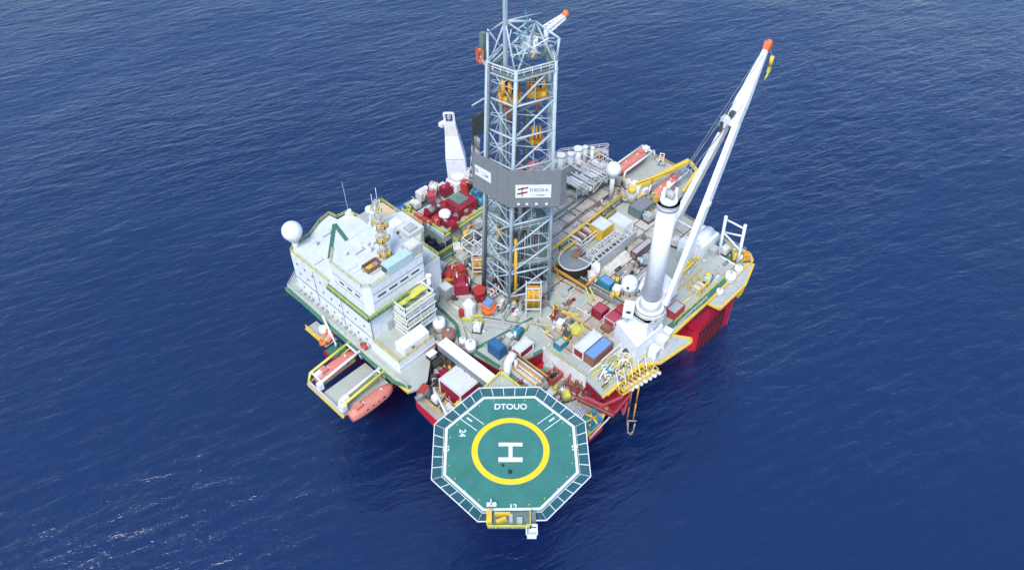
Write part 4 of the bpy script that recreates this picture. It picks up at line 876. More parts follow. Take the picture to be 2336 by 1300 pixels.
def machine(p, col, label, s=1.0, rz=0.0, c2=None, seed=1, name='machine', cat='machinery'):
    rr = random.Random(seed); t = Thing(name, label, cat, p, rz, None, False)
    m = MB(); m.cb(0, 0, 0, 3.0*s, 2.2*s, .3*s); t.part('base_frame', m, DGREY)
    m = MB(); m.cb(-.4*s, 0, .3*s, 1.7*s, 1.6*s, 1.5*s); m.prism([(-1.2*s, -.6*s), (.4*s, -.6*s), (.4*s, .6*s), (-1.2*s, .6*s)], 1.8*s, 2.2*s, 0, None, .7); t.part('housing', m, col)
    m = MB(); m.tube((.5*s, -.5*s, .9*s), (1.5*s, -.5*s, .9*s), .45*s, 0, 12); m.cyl(.9*s, .5*s, .3*s, .4*s, 1.4*s, 0, 12); t.part('motor', m, c2 or LGREY)
    m = MB()
    for k in range(4): a = Vector((rr.uniform(-1.2, 1.3)*s, rr.uniform(-1, 1)*s, .5*s)); b_ = a+Vector((0, 0, rr.uniform(.8, 1.8)*s)); m.path([a, b_, b_+Vector((rr.uniform(-1, 1)*s, 0, 0))], .09*s, 0, 6)
    t.part('pipework', m, OFFW); return t
RX = R(-46)
# ================================================================== lifeboats and their platforms
def boat(p, L, wd, label, rz, col, grp=None):
    t = Thing('lifeboat', label, 'lifeboat', p, rz, grp, False); vs = []; secs = [(0, .25, .9), (.08, .65, .45), (.22, .95, .15), (.45, 1, 0), (.7, .98, 0), (.88, .85, .1), (1, .6, .5)]; H_ = wd*.95; prof = [(0, 0), (.55, .1), (.95, .45), (1, .55), (.85, .8), (.5, 1.0)]
    for (u, f, z0) in secs:
        x = -L/2+L*u; ring = []
        for (a, b_) in prof: ring.append((x, -a*f*wd/2, z0*.6+(H_-z0*.6)*b_*(.75+.25*f)))
        for (a, b_) in reversed(prof[1:]): ring.append((x, a*f*wd/2, z0*.6+(H_-z0*.6)*b_*(.75+.25*f)))
        vs += ring
    n = 11; fs = []
    for i in range(len(secs)-1):
        for k in range(n): fs.append((i*n+k, i*n+(k+1) % n, (i+1)*n+(k+1) % n, (i+1)*n+k))
    fs.append(tuple(range(n-1, -1, -1))); fs.append(tuple(range(len(secs)*n-n, len(secs)*n)))
    m = MB(); m.add(vs, fs, 0, True); t.part('hull', m, col)
    m = MB(); m.cb(L*.3, 0, H_*.9, L*.14, wd*.45, wd*.32); t.part('wheelhouse', m, col)
    for s_ in (-1, 1):
        for k in range(4):
            m = MB(); m.cb(-L*.2+k*L*.13, s_*wd*.43, H_*.68, .5, .12, .3); t.part('window', m, GLASS)
    m = MB(); m.tube((-L*.42, 0, H_*.5), (L*.44, 0, H_*.96), .06, 0, 5); m.cb(-L*.25, 0, H_*.98, .3, .3, .35); m.cb(L*.18, 0, H_*.98, .3, .3, .35); t.part('fittings', m, WHITE); return t
t = Thing('lifeboat_platform', 'pale grey lifeboat platform sticking out below the accommodation block', 'platform', (-40, 4, 14))
m = MB(); m.box(-45.8, .9, 13.6, -35, 8.0, 13.9); m.box(-46, 8.0, 13.5, -45.2, 11.8, 13.9); t.part('floor', m, DECK)
m = MB(); m.rail([(-45.7, 1.0, 13.9), (-45.7, 11.6, 13.9)], 1.1, 0, .08); t.part('railing', m, OFFW)
m = MB()
for y in (.9, 8.0): m.bar((-45.8, y, 13.6), (-31, y, 11), .2)
m.bar((-45.9, .8, 13.6), (-45.9, 11.8, 13.6), .25, 1); m.bar((-46, 11.9, 13.8), (-35, 11.9, 15.5), .2, 1); t.part('support_beams', m, [DRED, YELLOW])
for i, (y, lab) in enumerate(((1.6, 'white and lime davit beams over the lower left lifeboat'), (8.3, 'white davit frame over the upper left lifeboat'))):
    t = Thing('davit', lab, 'davit', (-40, y, 14)); yy = (y-.2, y+1.0) if i == 0 else (y+.3, y+3.6)
    for k, q in enumerate(yy):
        m = MB(); m.path([(-35.2, q, 15), (-35.5, q, 17.2), (-44.8, q, 16.2), (-45.6, q, 14.2)], .28, 0, 6); t.part('arm', m, WHITE if (k+i) % 2 else LYELLOW)
    m = MB(); m.bar((-36, yy[0], 17.2), (-36, yy[1], 17.2), .2); t.part('cross_bar', m, WHITE); m = MB(); m.bar((-44.6, yy[0], 16.2), (-44.6, yy[1], 16.2), .2); m.cb(-44, (yy[0]+yy[1])/2, 16.2, 1.2, .9, .9); m.cb(-45.1, yy[0], 14.6, 1.0, 1.0, 1.6); t.part('winch_head', m, WHITE)
    m = MB(); m.truss((-36.5, y+1.2, 15.2), (-44.2, y+1.2, 14.8), .9, .6, 8, .07); t.part('gangway', m, LYELLOW)
boat(Vector((-40.4, -.9, 13.3)), 10.0, 3.0, 'faded orange red lifeboat hanging lowest at the left side', R(180), FORANGE, 'lifeboats')
boat(Vector((-40.0, 10.4, 13.4)), 9.4, 3.0, 'faded orange lifeboat held in the upper left white davit', R(180), FORANGE, 'lifeboats')
# rescue boat station further up the left edge
p = P(752, 768, 14.5); t = Thing('rescue_boat', 'small orange rescue boat under a white davit by the left deck edge', 'rescue boat', p, R(200), None, False)
m = MB()
for s_ in (-1, 1): m.tube((-2.2, s_*.75, .5), (1.8, s_*.75, .5), .33, 0, 10); m.tube((1.8, s_*.75, .5), (2.9, 0, .75), .33, 0, 10)
t.part('tubes', m, ORANGE); m = MB(); m.cb(-.2, 0, .2, 4.2, 1.3, .3); t.part('floor', m, LGREY); m = MB(); m.cb(-.6, 0, .5, .8, .7, .9); m.cb(-2.2, 0, .5, .4, .5, .9); t.part('console', m, WHITE)
t = Thing('rescue_davit', 'white arm davit with a round winch over the small orange rescue boat', 'davit', P(745, 745, 17))
m = MB(); m.box(-37.8, 16.5, 14.2, -35.2, 23.5, 14.4); t.part('floor', m, LGREY); m = MB(); m.bar((-37.9, 16.5, 14.3), (-37.9, 23.5, 14.3), .22); m.rail([(-37.8, 17, 14.4), (-37.8, 23.4, 14.4)], 1, 0, .08); t.part('edge_beam', m, YELLOW)
a = P(735, 720, 19); e = P(765, 782, 15.5); m = MB(); m.tube(a, e, .22); m.tube(e, e-Vector((0, 0, 1.2)), .2); t.part('arm', m, WHITE); m = MB(); q = P(736, 747, 16); m.cyl(q.x, q.y, 14.4, .8, 1.6, 0, 14); t.part('winch', m, WHITE)
m = MB(); m.box(-38.8, 13.4, 13.4, -35.1, 16.4, 13.7, 0); m.box(-38.9, 13.3, 12.6, -38.7, 16.5, 13.9, 1); t.part('green_shelf', m, [GREEN, DRED])
# small liferaft canister
def raft(px, py, z, label, rz=R(90), grp='liferaft canisters', col=WHITE):
    p = P(px, py, z); t = Thing('liferaft_canister', label, 'liferaft', p, rz, grp, False); m = MB(); m.tube((-.75, 0, .7), (.75, 0, .7), .45, 0, 12); m.tube((-.95, 0, .7), (-.75, 0, .7), .25, 0, 12, .45); m.tube((.75, 0, .7), (.95, 0, .7), .45, 0, 12, .25); t.part('canister', m, col)
    m = MB(); m.cb(-.5, 0, 0, .15, .9, .4); m.cb(.5, 0, 0, .15, .9, .4); t.part('cradle', m, MGREY); return t
raft(832, 794, 17, 'red canister on the walkway beneath the near wall of the accommodation block', R(90), None, RED)
# rear lifeboat station (far right edge)
t = Thing('rear_lifeboat_platform', 'grey lifeboat platform at the far edge behind the crane', 'platform', (48, 2, 17))
m = MB(); m.box(42, -8, 15.6, 56.5, 10, 15.9); t.part('floor', m, DECK); m = MB(); m.bar((42, 10.1, 15.8), (56.5, 10.1, 15.8), .25, 1); m.bar((56.6, -8, 15.8), (56.6, 10, 15.8), .25, 0); m.rail([(42, 10, 15.9), (56.4, 10, 15.9), (56.4, -8, 15.9)], 1.1, 1, .08); t.part('edge_beam', m, [OFFW, YELLOW])
boat(Vector((48.5, 7.2, 16.6)), 10.5, 3.0, 'orange lifeboat lying in white davits at the far edge beside the white satellite dome', 0, FORANGE, 'lifeboats')
boat(Vector((46.6, -4.4, 16.2)), 9.5, 3.1, 'pale orange lifeboat at the far edge just behind the top of the crane post', 0, FORANGE, 'lifeboats')
for i, (y, lab) in enumerate(((6.6, 'white davit frame over the far lifeboat beside the satellite dome'), (-4.4, 'white davit frame over the far lifeboat behind the crane post'))):
    t = Thing('davit', lab, 'davit', (47, y, 16))
    for s_ in (-1.7, 1.7):
        m = MB(); m.path([(42.2, y+s_, 17), (42.6, y+s_, 19.6), (54, y+s_, 19.8), (55, y+s_, 17)], .24, 0, 6); t.part('arm', m, WHITE if s_ < 0 else OFFW)
    m = MB(); m.bar((53.5, y-1.7, 19.8), (53.5, y+1.7, 19.8), .2); m.cb(53, y, 19.6, 1.4, 1.4, 1.0); t.part('winch_head', m, WHITE)
manifold(P(1510, 372, 15.9), WHITE, 'white and orange winch gear at the outermost end of the far lifeboat platform', 1.1, .5, None, ORANGE, 5)
# yellow knuckle crane
t = Thing('yellow_crane', 'long yellow folding crane arm lying above the far lifeboats', 'crane', P(1440, 445, 17))
a, e, g = P(1448, 430, 20), P(1572, 367, 23.5), P(1590, 390, 21.5); m = MB(); m.tube(a, e, .65, 0, 4); m.tube(a+(e-a)*.28, a+(e-a)*.32, .9, 1, 4); t.part('main_arm', m, [YELLOW, BRORANGE])
m = MB(); m.tube(e, g, .45, 0, 4); m.tube(g, P(1558, 438, 18), .42, 0, 4); t.part('outer_arm', m, YELLOW)
m = MB(); m.cyl(a.x-1, a.y, 17, 1.4, 2.6, 0, 14); m.cyl(a.x-1, a.y, 19.4, .9, 1.6, 1, 12); t.part('pedestal', m, [LGREY, YELLOW]); m = MB(); m.tube(a+Vector((0, 0, 1.5)), P(1550, 383, 23), .2, 0, 6); t.part('ram', m, YELLOW)
p = P(1448, 448, 17); t = Thing('crane_cabin', 'white operator cabin with dark windows at the foot of the yellow crane', 'cabin', p); m = MB(); m.cb(p.x, p.y, 18, 2.6, 2.4, 2.6, 0, .3); t.part('body', m, WHITE)
for o_ in (-.5, .5):
    m = MB(); m.cb(p.x-1.32, p.y+o_-.2, 18.9, .05, .6, 1.2, 0, .3); t.part('window', m, GLASS)
m = MB(); m.cyl(p.x, p.y, 17, 1.8, 1.0, 0, 16); t.part('base', m, YELLOW)
# ================================================================== rear pipe and vent stack area
t = Thing('stack_platform', 'cluttered grey raised platform at the far corner carrying pipes and vents', 'platform', (32, 22, 17))
m = MB(); m.prism([(16, 13), (46.5, 13), (46.5, 13.8), (37, 20.6), (16, 20.6)], 17, 20.4); t.part('deck', m, LDECK); m = MB(); m.rail([(16.2, 13.1, 20.4), (46.4, 13.1, 20.4), (46.4, 13.8, 20.4), (37, 20.4, 20.4), (16.2, 20.4, 20.4)], 1.1, 0, .08); t.part('railing', m, OFFW)
for i, (px, py, z, r_, h, c, lab) in enumerate(((1278, 395, 20.4, .8, 5, OFFW, 'pale vent stack nearest the derrick on the far raised platform'), (1300, 386, 20.4, .65, 4.2, WHITE, 'slim white vent stack second from the derrick'), (1316, 380, 20.4, .85, 5, WHITE, 'thick white vent stack third from the derrick'), (1332, 380, 20.4, .5, 5.4, OFFW, 'thin cream vent stack in the middle of the far platform'), (1348, 382, 20.4, .4, 5.4, WHITE, 'thin leaning white vent stack right of the middle'))):
    p = P(px, py, z); t = Thing('vent_stack', lab, 'vent stack', p, 0, 'vent stacks on the far platform', False); m = MB(); m.cyl(0, 0, 0, r_, h, 0, 14); t.part('stack', m, c); m = MB(); m.cyl(0, 0, h, r_*1.25, .4, 0, 14); m.cb(0, 0, 0, r_*3, r_*3, .3); t.part('cap', m, WHITE)
cage(P(1366, 374, 20.4), OFFW, 'cream machine crate at the outer corner of the far platform', 3.4, 2.6, 2.6, 0, BROWN)
drum(P(1362, 358, 20.4), BRORANGE, 'fat orange brown tank at the outermost tip of the far platform', 1.0, 1.8)
drum(P(1378, 360, 20.4), GGREY, 'fat dark green tank at the outermost tip of the far platform', 1.0, 1.8)
for i, (px, py, L, rz, n, lab) in enumerate(((1310, 412, 11, R(-90), 8, 'wide rack of pale pipes just right of the wind wall'), (1335, 398, 10, R(-90), 7, 'second rack of pale pipes behind the wide one'), (1360, 395, 8, R(-90), 6, 'short rack of grey pipes next to the satellite dome'), (1350, 425, 9, 0, 5, 'rack of dark beams along the edge of the hatch deck'))):
    pipes(P(px, py, 20.5), OFFW, lab, L, n, 2, rz, .24, None, [OFFW, LGREY, WHITE, MGREY] if i < 3 else [MGREY, GGREY, WOOD])
def frame(px, py, z, sx, sy, sz, label, col=OFFW, nm='scaffold'):
    p = P(px, py, z); m = MB(); X, Y = sx/2, sy/2; C_ = [(-X, -Y), (X, -Y), (X, Y), (-X, Y)]
    for a, b_ in zip(C_, C_[1:]+C_[:1]):
        m.bar((p.x+a[0], p.y+a[1], z), (p.x+a[0], p.y+a[1], z+sz), .13)
        for h in (sz, sz*.5): m.bar((p.x+a[0], p.y+a[1], z+h), (p.x+b_[0], p.y+b_[1], z+h), .12)
        m.bar((p.x+a[0], p.y+a[1], z), (p.x+b_[0], p.y+b_[1], z+sz*.5), .08)
    return single(nm, m, col, label, 'frame', None, (p.x, p.y, z))
frame(1335, 410, 20.4, 5, 9, 4.5, 'open pale steel frame standing over the far pipe racks', OFFW)
frame(1300, 432, 17.4, 6, 9, 4.5, 'open pale green steel frame right of the wind wall', STEEL)
frame(1368, 392, 20.4, 4, 4, 3.2, 'cream steel frame at the outer corner of the far platform', OFFW)
for i in range(9):
    px, py = 1268+i*13, 378+(i % 3)*14-i*1.5; machine(P(px, py, 20.4), (OFFW, LGREY, GGREY, WHITE)[i % 4], ('cream', 'grey', 'dark green', 'white')[i % 4]+' machinery unit on the far platform, the '+('nearest', 'second', 'third', 'fourth', 'fifth', 'sixth', 'seventh', 'eighth', 'ninth')[i]+' one out from the derrick', .8+.2*(i % 3), i*.8, (DRED, BROWN, STEEL)[i % 3], i)
drum(P(1302, 365, 20.4), RED, 'small red drum behind the white vent stacks', .4, 1.2)
cabinet(P(1283, 398, 20.4), PINK, 'small pink red cabinet right beside the wind wall', 1.0, 1.0, 1.2)
drum(P(1370, 418, 17.2), BLUE, 'small blue drum beneath the satellite dome', .55, 1.2); drum(P(1380, 410, 17.2), ORANGE, 'small orange drum beneath the satellite dome', .5, 1.1); drum(P(1376, 402, 17.2), DRED, 'small dark red drum beneath the satellite dome', .5, 1.1)
# ================================================================== hatch deck, yellow beam, gantry, drum
a, e = P(1252, 574, 19.5), P(1418, 446, 19.5)
t = Thing('yellow_beam', 'long yellow beam running across the tan hatch deck from the derrick', 'beam', ((a.x+e.x)/2, (a.y+e.y)/2, 17)); m = MB(); m.tube(a, e, .36, 0, 6); t.part('beam', m, YELLOW); a2, e2 = P(1275, 580, 18.4), P(1405, 478, 18.4)
m = MB(); m.tube(a2, e2, .26, 0, 6); t.part('lower_beam', m, YELLOW); m = MB()
for k in range(8): q = a+(e-a)*k/7; m.bar((q.x, q.y, 17.2), q, .14); m.bar((q.x, q.y, 18.2), (q.x, q.y-1.4, 18.3), .1)
t.part('posts', m, DGREY)
m = MB(); m.box(16, 12.1, 17.1, 41, 12.5, 18.0, 0); m.box(16, 7.6, 17.36, 41, 8.1, 17.9, 0); m.box(24, 4.4, 17.36, 24.3, 7.6, 17.7, 0); m.box(31, -.5, 17.36, 31.3, 7.6, 17.7)
single('hatch_coaming', m, MGREY, 'dark grey raised coamings between the tan hatch covers right of the derrick', 'coaming')
t = Thing('pipe_gantry', 'long pale grey gantry bridge with open lattice top standing on the tan deck', 'gantry', P(1400, 560, 17)); a, e = P(1352, 604, 20), P(1452, 528, 20)
m = MB(); m.box(a.x, a.y-.3, 17.3, e.x, a.y+.1, 20.2); t.part('side_wall', m, LGREY); m = MB(); m.box(a.x, a.y+3.3, 17.3, e.x-3, a.y+3.6, 20.0); t.part('back_wall', m, LGREY)
m = MB()
for k in range(12): x = a.x+(e.x-a.x)*k/12; m.bar((x, a.y, 20), (x+(.8 if k % 2 else -.4), a.y+3.5, 20), .13)
m.truss((a.x+1, a.y+1.8, 20.6), (e.x-4, a.y+1.8, 20.6), 1.6, .8, 9, .1); t.part('lattice_top', m, OFFW)
m = MB(); m.box(a.x-.4, a.y-1.2, 17.1, a.x+1.0, a.y, 20.4); m.cyl(a.x+.2, a.y-1.4, 17.1, .4, 3.4, 0, 10); t.part('end_housing', m, WHITE)
m = MB(); m.box(a.x+.5, a.y+.2, 17.4, e.x-3.2, a.y+3.2, 18.0); t.part('floor', m, MGREY)
frame(1330, 548, 17.3, 5.5, 3.6, 2.4, 'white open frame over dark slots left of the pipe gantry', WHITE)
for k in range(5):
    q = P(1322, 548, 17.3); m = MB(); m.box(q.x-1.6+k*.9, q.y-1.4, 17.4, q.x-1.2+k*.9, q.y+1.4, 19.2); single('steel_plate', m, BROWN if k % 2 else OFFW, ('rusty' if k % 2 else 'pale')+' upright plate inside the white frame, '+('first', 'second', 'third', 'fourth', 'last')[k]+' from the derrick', 'plate', 'upright plates in the white frame')
p = P(1313, 612, 17); t = Thing('hold_drum', 'big dark half round drum housing right of the lower derrick', 'drum housing', p); m = MB(); pts = [(p.x+4.2*math.cos(R(x)), p.y+3.4*math.sin(R(x))) for x in range(100, 320, 20)]; m.prism(pts+[(p.x+3.4, p.y+1.5)], 17.1, 20.0, 0, 1); t.part('housing', m, [BLACK, MGREY]); m = MB(); 
for u, v in zip(pts[:-1], pts[1:]): m.bar((*u, 20.05), (*v, 20.05), .16)
t.part('rim', m, OFFW); m = MB(); m.cb(p.x+.8, p.y+.6, 20, 2.4, 1.4, .5, 0, .2); m.cb(p.x+1.6, p.y+1.0, 20.5, 1.2, .5, .4, 0); t.part('cover', m, BROWN)
a, e = P(1262, 606, 17.8), P(1445, 706, 17.8); d = (e-a).normalized(); n_ = Vector((-d.y, d.x, 0))
t = Thing('catwalk', 'long dark sunken catwalk trough running from the derrick down towards the red crates', 'catwalk', (a+e)/2-Vector((0, 0, .8)))
m = MB()
m.prism([tuple((a-n_*1.0)[:2]), tuple((e-n_*.7)[:2]), tuple((e+n_*.7)[:2]), tuple((a+n_*1.0)[:2])], 17.1, 17.4); t.part('floor', m, DGREY)
for s_ in (-1, 1):
    m = MB(); m.bar(a+n_*s_*1.0, e+n_*s_*.75, .2, 0); t.part('side_beam', m, MGREY if s_ < 0 else WOOD)
m = MB(); m.bar(P(1265, 612, 19), P(1335, 655, 19), .3); m.bar(P(1338, 650, 19.2), P(1365, 628, 19.2), .26); m.bar(P(1262, 600, 18.5), P(1278, 640, 18), .2); t.part('guide_rails', m, BRORANGE)
m = MB(); m.bar(P(1335, 655, 18.8), P(1350, 690, 17.5), .16); m.bar(P(1345, 655, 18.8), P(1362, 690, 17.5), .16); t.part('ramp', m, LYELLOW)
for i, (px, py, sx, sy, lab) in enumerate(((1375, 590, 3.4, 2.6, 'loose pale hatch plate lying left of the small pipes near the gantry'), (1400, 608, 4.2, 2.0, 'long cream plate on the tan deck between gantry and crane'), (1425, 590, 3.6, 2.6, 'square pale plate beside the dark grey containers'), (1420, 622, 4.6, 1.4, 'narrow cream plank stack left of the crane foot'), (1360, 628, 3.0, 2.4, 'pale plate just below the white gantry end housing'), (1290, 660, 3.6, 3.2, 'pale green hatch plate beside the front pipe rack'), (1325, 690, 5.4, 2.2, 'long pale hatch plate left of the red crates'))):
    q = P(px, py, 17.1); m = MB(); m.cb(q.x, q.y, 17.12, sx, sy, .25+.05*(i % 3)); m.cb(q.x, q.y, 17.35, sx*.2, sy*.2, .25); single('hatch_plate', m, (DECK, OFFW, OFFW, WOOD, DECK, DECK, DECK)[i], lab, 'plate')
p = P(1434, 662, 17); t = Thing('white_capsule', 'tall rounded white cabin with one small dark window left of the crane post', 'cabin', p); m = MB(); m.cyl(p.x, p.y, 17.1, 1.7, 2.6, 0, 16); m.sphere((p.x, p.y, 19.7), 1.7, 0, 16, 8, .6); t.part('body', m, WHITE); m = MB(); m.cb(p.x-1.55, p.y-.7, 19.0, .2, .5, .6, 0, R(25)); t.part('window', m, BLACK); m = MB(); m.rail([(p.x+2.2*math.cos(R(q)), p.y+2.2*math.sin(R(q)), 17.1) for q in range(150, 331, 36)], 1.4, 0, .08); t.part('guard_rail', m, LGREY)
# ================================================================== left middle: red mud module, dark hold, red machinery
t = Thing('mud_module', 'raised deck module with pale walls and lime railings carrying the crimson machinery', 'deck module', (5, 25, 17)); nr = P(1015, 537, 21); lf = P(935, 484, 21); rt = P(1104, 474, 21)
m = MB(); m.box(nr.x, nr.y, 17, rt.x+5, lf.y-1, 20.8); t.part('walls', m, DECK); m = MB(); m.box(nr.x-.05, nr.y-.05, 20.8, rt.x+5, lf.y-1, 21); t.part('top', m, LGREY)
m = MB(); m.rail([(nr.x, lf.y-1, 21), (nr.x, nr.y, 21), (rt.x, nr.y, 21)], 1.1, 0, .1); m.bar((nr.x-.1, nr.y-.1, 20.9), (rt.x, nr.y-.1, 20.9), .2); t.part('railing', m, LYELLOW)
m = MB(); m.box(nr.x-.5, nr.y, 20.2, nr.x-.1, lf.y-1, 21.3); t.part('green_beam', m, CYAN)
m = MB(); m.box(nr.x+1.5, nr.y-.12, 17.2, nr.x+1.8, nr.y, 20.6); m.box(nr.x+4.5, nr.y-.12, 17.2, nr.x+4.8, nr.y, 20.6); m.box(nr.x+7.5, nr.y-.12, 17.2, nr.x+7.8, nr.y, 20.6); t.part('stiffeners', m, MGREY)
def zz(px, py): return P(px, py, 21)
p = zz(1016, 506); t = Thing('mud_cleaner', 'crimson machine crowned by a round white hood on the raised left module', 'machinery', p, 0, None, False); m = MB(); m.cb(0, 0, 0, 2.8, 2.8, 1.8); m.cb(1.2, -1.6, 0, 1.2, 1.4, 1.2); m.cb(-1.4, 1.6, 0, 1.4, 1.2, 1.4); t.part('body', m, DRED); m = MB(); m.cyl(0, 0, 1.8, 1.35, .7, 0, 18); m.sphere((0, 0, 2.5), 1.35, 0, 18, 8, .45); t.part('hood', m, WHITE)
for a_ in (0, 90, 200):
    m = MB(); m.cb(1.3*math.cos(R(a_+200)), 1.3*math.sin(R(a_+200)), 2.0, .3, .3, .3, 0, R(a_)); t.part('port', m, BLACK)
container((1050, 478), (1018, 455), (1085, 452), 23.4, 2.4, DRED, DRED, 'large crimson tank box topped dark green grey on the raised left module', RED, None, 'mud_tank', 'tank', False)
q = P(1046, 452, 23.6); m = MB(); m.cb(q.x, q.y, 23.42, 3.0, 3.4, .25); m.cb(q.x+.5, q.y, 23.65, 1.2, 1.4, .2); single('tank_cover', m, GGREY, 'dark green grey cover lying on top of the large crimson tank box', 'cover')
for i, (px, py, s_, c, lab) in enumerate(((985, 490, 1.25, DRED, 'crimson winch left of the white hooded machine'), (1040, 505, 1.2, DRED, 'crimson winch right of the white hooded machine'), (1003, 470, 1.1, PINK, 'pale crimson winch behind the white hooded machine'), (1062, 488, 1.0, RED, 'bright red winch along the lime railing of the raised module'))): winch(zz(px, py), c, lab, s_, R(40)*i)
for i, (px, py, s_, c, lab) in enumerate(((1020, 440, 1.2, DRED, 'crimson machine at the back of the raised module'), (1062, 430, 1.3, RED, 'bright red machine next to the back left crane'), (985, 455, 1.1, PINK, 'pale crimson hatch machine at the left rim of the raised module'), (1030, 520, 1.0, DRED, 'small crimson machine at the near corner of the raised module'), (1078, 470, 1.0, DRED, 'small crimson machine beside the left derrick leg'), (992, 512, .9, RED, 'small bright red machine on the near left rim of the raised module'))): machine(zz(px, py), c, lab, s_, .5*i, (DRED, WHITE, RED)[i % 3], i+20)
for i, (px, py, s_, c, lab) in enumerate(((968, 452, 1.3, OFFW, 'cream machinery heap at the outer rim behind the crimson winches'), (990, 436, 1.1, WHITE, 'white machinery heap at the outer rim nearest the back left crane'), (950, 472, .9, OFFW, 'small cream machinery at the outer rim next to the blue tarpaulin'), (1085, 428, 1.0, PINK, 'pink red machinery between the back left crane and the wind wall'))): machine(P(px, py, 20), c, lab, s_, .7*i, (WHITE, BRORANGE)[i % 2], i+30)
for i, (px, py, c, lab) in enumerate(((1092, 446, TEAL, 'long teal tank nearest the wind wall on the raised module'), (1085, 462, BLUE, 'blue tank second from the wind wall on the raised module'), (1098, 466, TEAL, 'short teal tank touching the left derrick leg'))):
    p = P(px, py, 21); m = MB(); m.tube((p.x-1.6+.3*i, p.y, 22.2), (p.x+1.6-.3*i, p.y, 22.2), .9, 0, 14); m.cb(p.x-1, p.y, 21, .3, 1.2, .6, 1); m.cb(p.x+1, p.y, 21, .3, 1.2, .6, 1); m.cyl(p.x, p.y, 23, .3, .3, 1, 8); single('horizontal_tank', m, [c, DGREY], lab, 'tank', None, (p.x, p.y, 21))
p = P(916, 482, 18); m = MB(); m.cb(p.x, p.y, 17, 3.2, 2.0, 1.6); m.prism([(p.x-1.6, p.y-1), (p.x+1.6, p.y-1), (p.x+1.6, p.y+1), (p.x-1.6, p.y+1)], 18.6, 19.3, 0, None, .5); single('tarpaulin_heap', m, BLUE, 'blue tarpaulin covered heap at the outer edge right of the tan roof', 'tarpaulin')
manifold(P(938, 482, 19), LYELLOW, 'lime yellow pipework right of the blue tarpaulin heap', 1.0, .4, None, LYELLOW, 8)
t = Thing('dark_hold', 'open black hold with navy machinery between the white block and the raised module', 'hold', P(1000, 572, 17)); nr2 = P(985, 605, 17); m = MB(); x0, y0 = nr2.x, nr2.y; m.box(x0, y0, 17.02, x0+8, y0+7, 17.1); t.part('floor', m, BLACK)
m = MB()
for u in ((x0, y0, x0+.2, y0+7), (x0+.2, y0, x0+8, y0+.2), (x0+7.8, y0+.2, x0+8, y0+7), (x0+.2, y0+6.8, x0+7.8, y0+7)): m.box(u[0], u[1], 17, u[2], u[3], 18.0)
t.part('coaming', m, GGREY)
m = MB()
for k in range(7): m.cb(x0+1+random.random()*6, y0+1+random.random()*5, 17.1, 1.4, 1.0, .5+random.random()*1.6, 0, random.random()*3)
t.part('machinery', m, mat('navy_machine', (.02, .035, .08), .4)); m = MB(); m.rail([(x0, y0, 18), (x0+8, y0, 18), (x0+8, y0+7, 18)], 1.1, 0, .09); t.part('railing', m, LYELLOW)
m = MB(); m.bar(P(1000, 598, 18.5), P(1088, 545, 18.5), .25); single('support_beam', m, GREEN, 'dark green beam crossing the near side of the black hold', 'beam')
cabinet(P(965, 512, 21), RED, 'red locker right of the white ventilation hood, lower one', 2.2, 1.6, 1.2, .2); cabinet(P(952, 500, 21), PINK, 'pale red locker right of the white ventilation hood, upper one', 2.0, 1.6, 1.0, .2)
# red drilling machinery between stair tower and derrick
machine(P(1030, 640), RED, 'bright red machine furthest left in the red machinery row below the derrick', 1.5, .3, RED, 41); machine(P(1052, 662), DRED, 'large dark red machine in the middle of the red machinery row', 1.9, .9, RED, 42); machine(P(1048, 625), RED, 'bright red machine behind the large dark red one', 1.2, 1.4, ORANGE, 43)
t = Thing('red_hopper', 'flat topped orange red hopper nearest the left derrick leg', 'hopper', P(1093, 668)); q = P(1093, 664, 19); m = MB(); m.prism([(q.x-1.5, q.y-.9), (q.x, q.y-1.5), (q.x+1.5, q.y-.5), (q.x+1.2, q.y+1.2), (q.x-.8, q.y+1.3)], 17.2, 19.4, 0, 1); t.part('body', m, [DRED, RED]); m = MB(); m.cyl(q.x-.4, q.y-1.4, 17, .4, 1.6, 0, 10); t.part('outlet', m, DRED)
m = MB(); q = P(1030, 655); m.cb(q.x, q.y, 19.2, 4.5, 1.0, .5, 0, R(-20)); m.cb(q.x, q.y, 17, .5, .5, 2.2); single('conveyor_trough', m, BRORANGE, 'orange brown trough lying across the red machinery', 'trough')
q = P(1071, 718); t = Thing('white_silo', 'white six sided silo standing at the near end of the red machinery', 'silo', q); m = MB(); hx = [(q.x+1.35*math.cos(R(a)), q.y+1.35*math.sin(R(a))) for a in range(15, 375, 60)]; m.prism(hx, 17, 20.2); m.prism(hx, 20.2, 21.2, 0, None, .45); t.part('body', m, WHITE); m = MB(); m.cb(q.x-1.5, q.y+.7, 17, .8, .8, 2.2); t.part('side_box', m, RED)
q = P(1115, 708); t = Thing('iron_roughneck', 'orange round machine with a blue grey square top in front of the derrick', 'drilling machine', q); m = MB(); m.cyl(q.x, q.y, 17, 1.6, 1.4, 0, 12); m.cb(q.x, q.y, 18.4, 2.6, 2.2, .6, 0, .2); t.part('body', m, ORANGE); m = MB(); m.cb(q.x, q.y, 19.0, 1.8, 1.7, .6, 0, .2); t.part('top_box', m, SBLUE); m = MB(); m.tube((q.x+1.6, q.y+.4, 17), (q.x+1.9, q.y+.5, 20), .12); m.cb(q.x+.8, q.y-1.4, 17, .9, .8, 1.0); t.part('arm', m, DSTEEL)
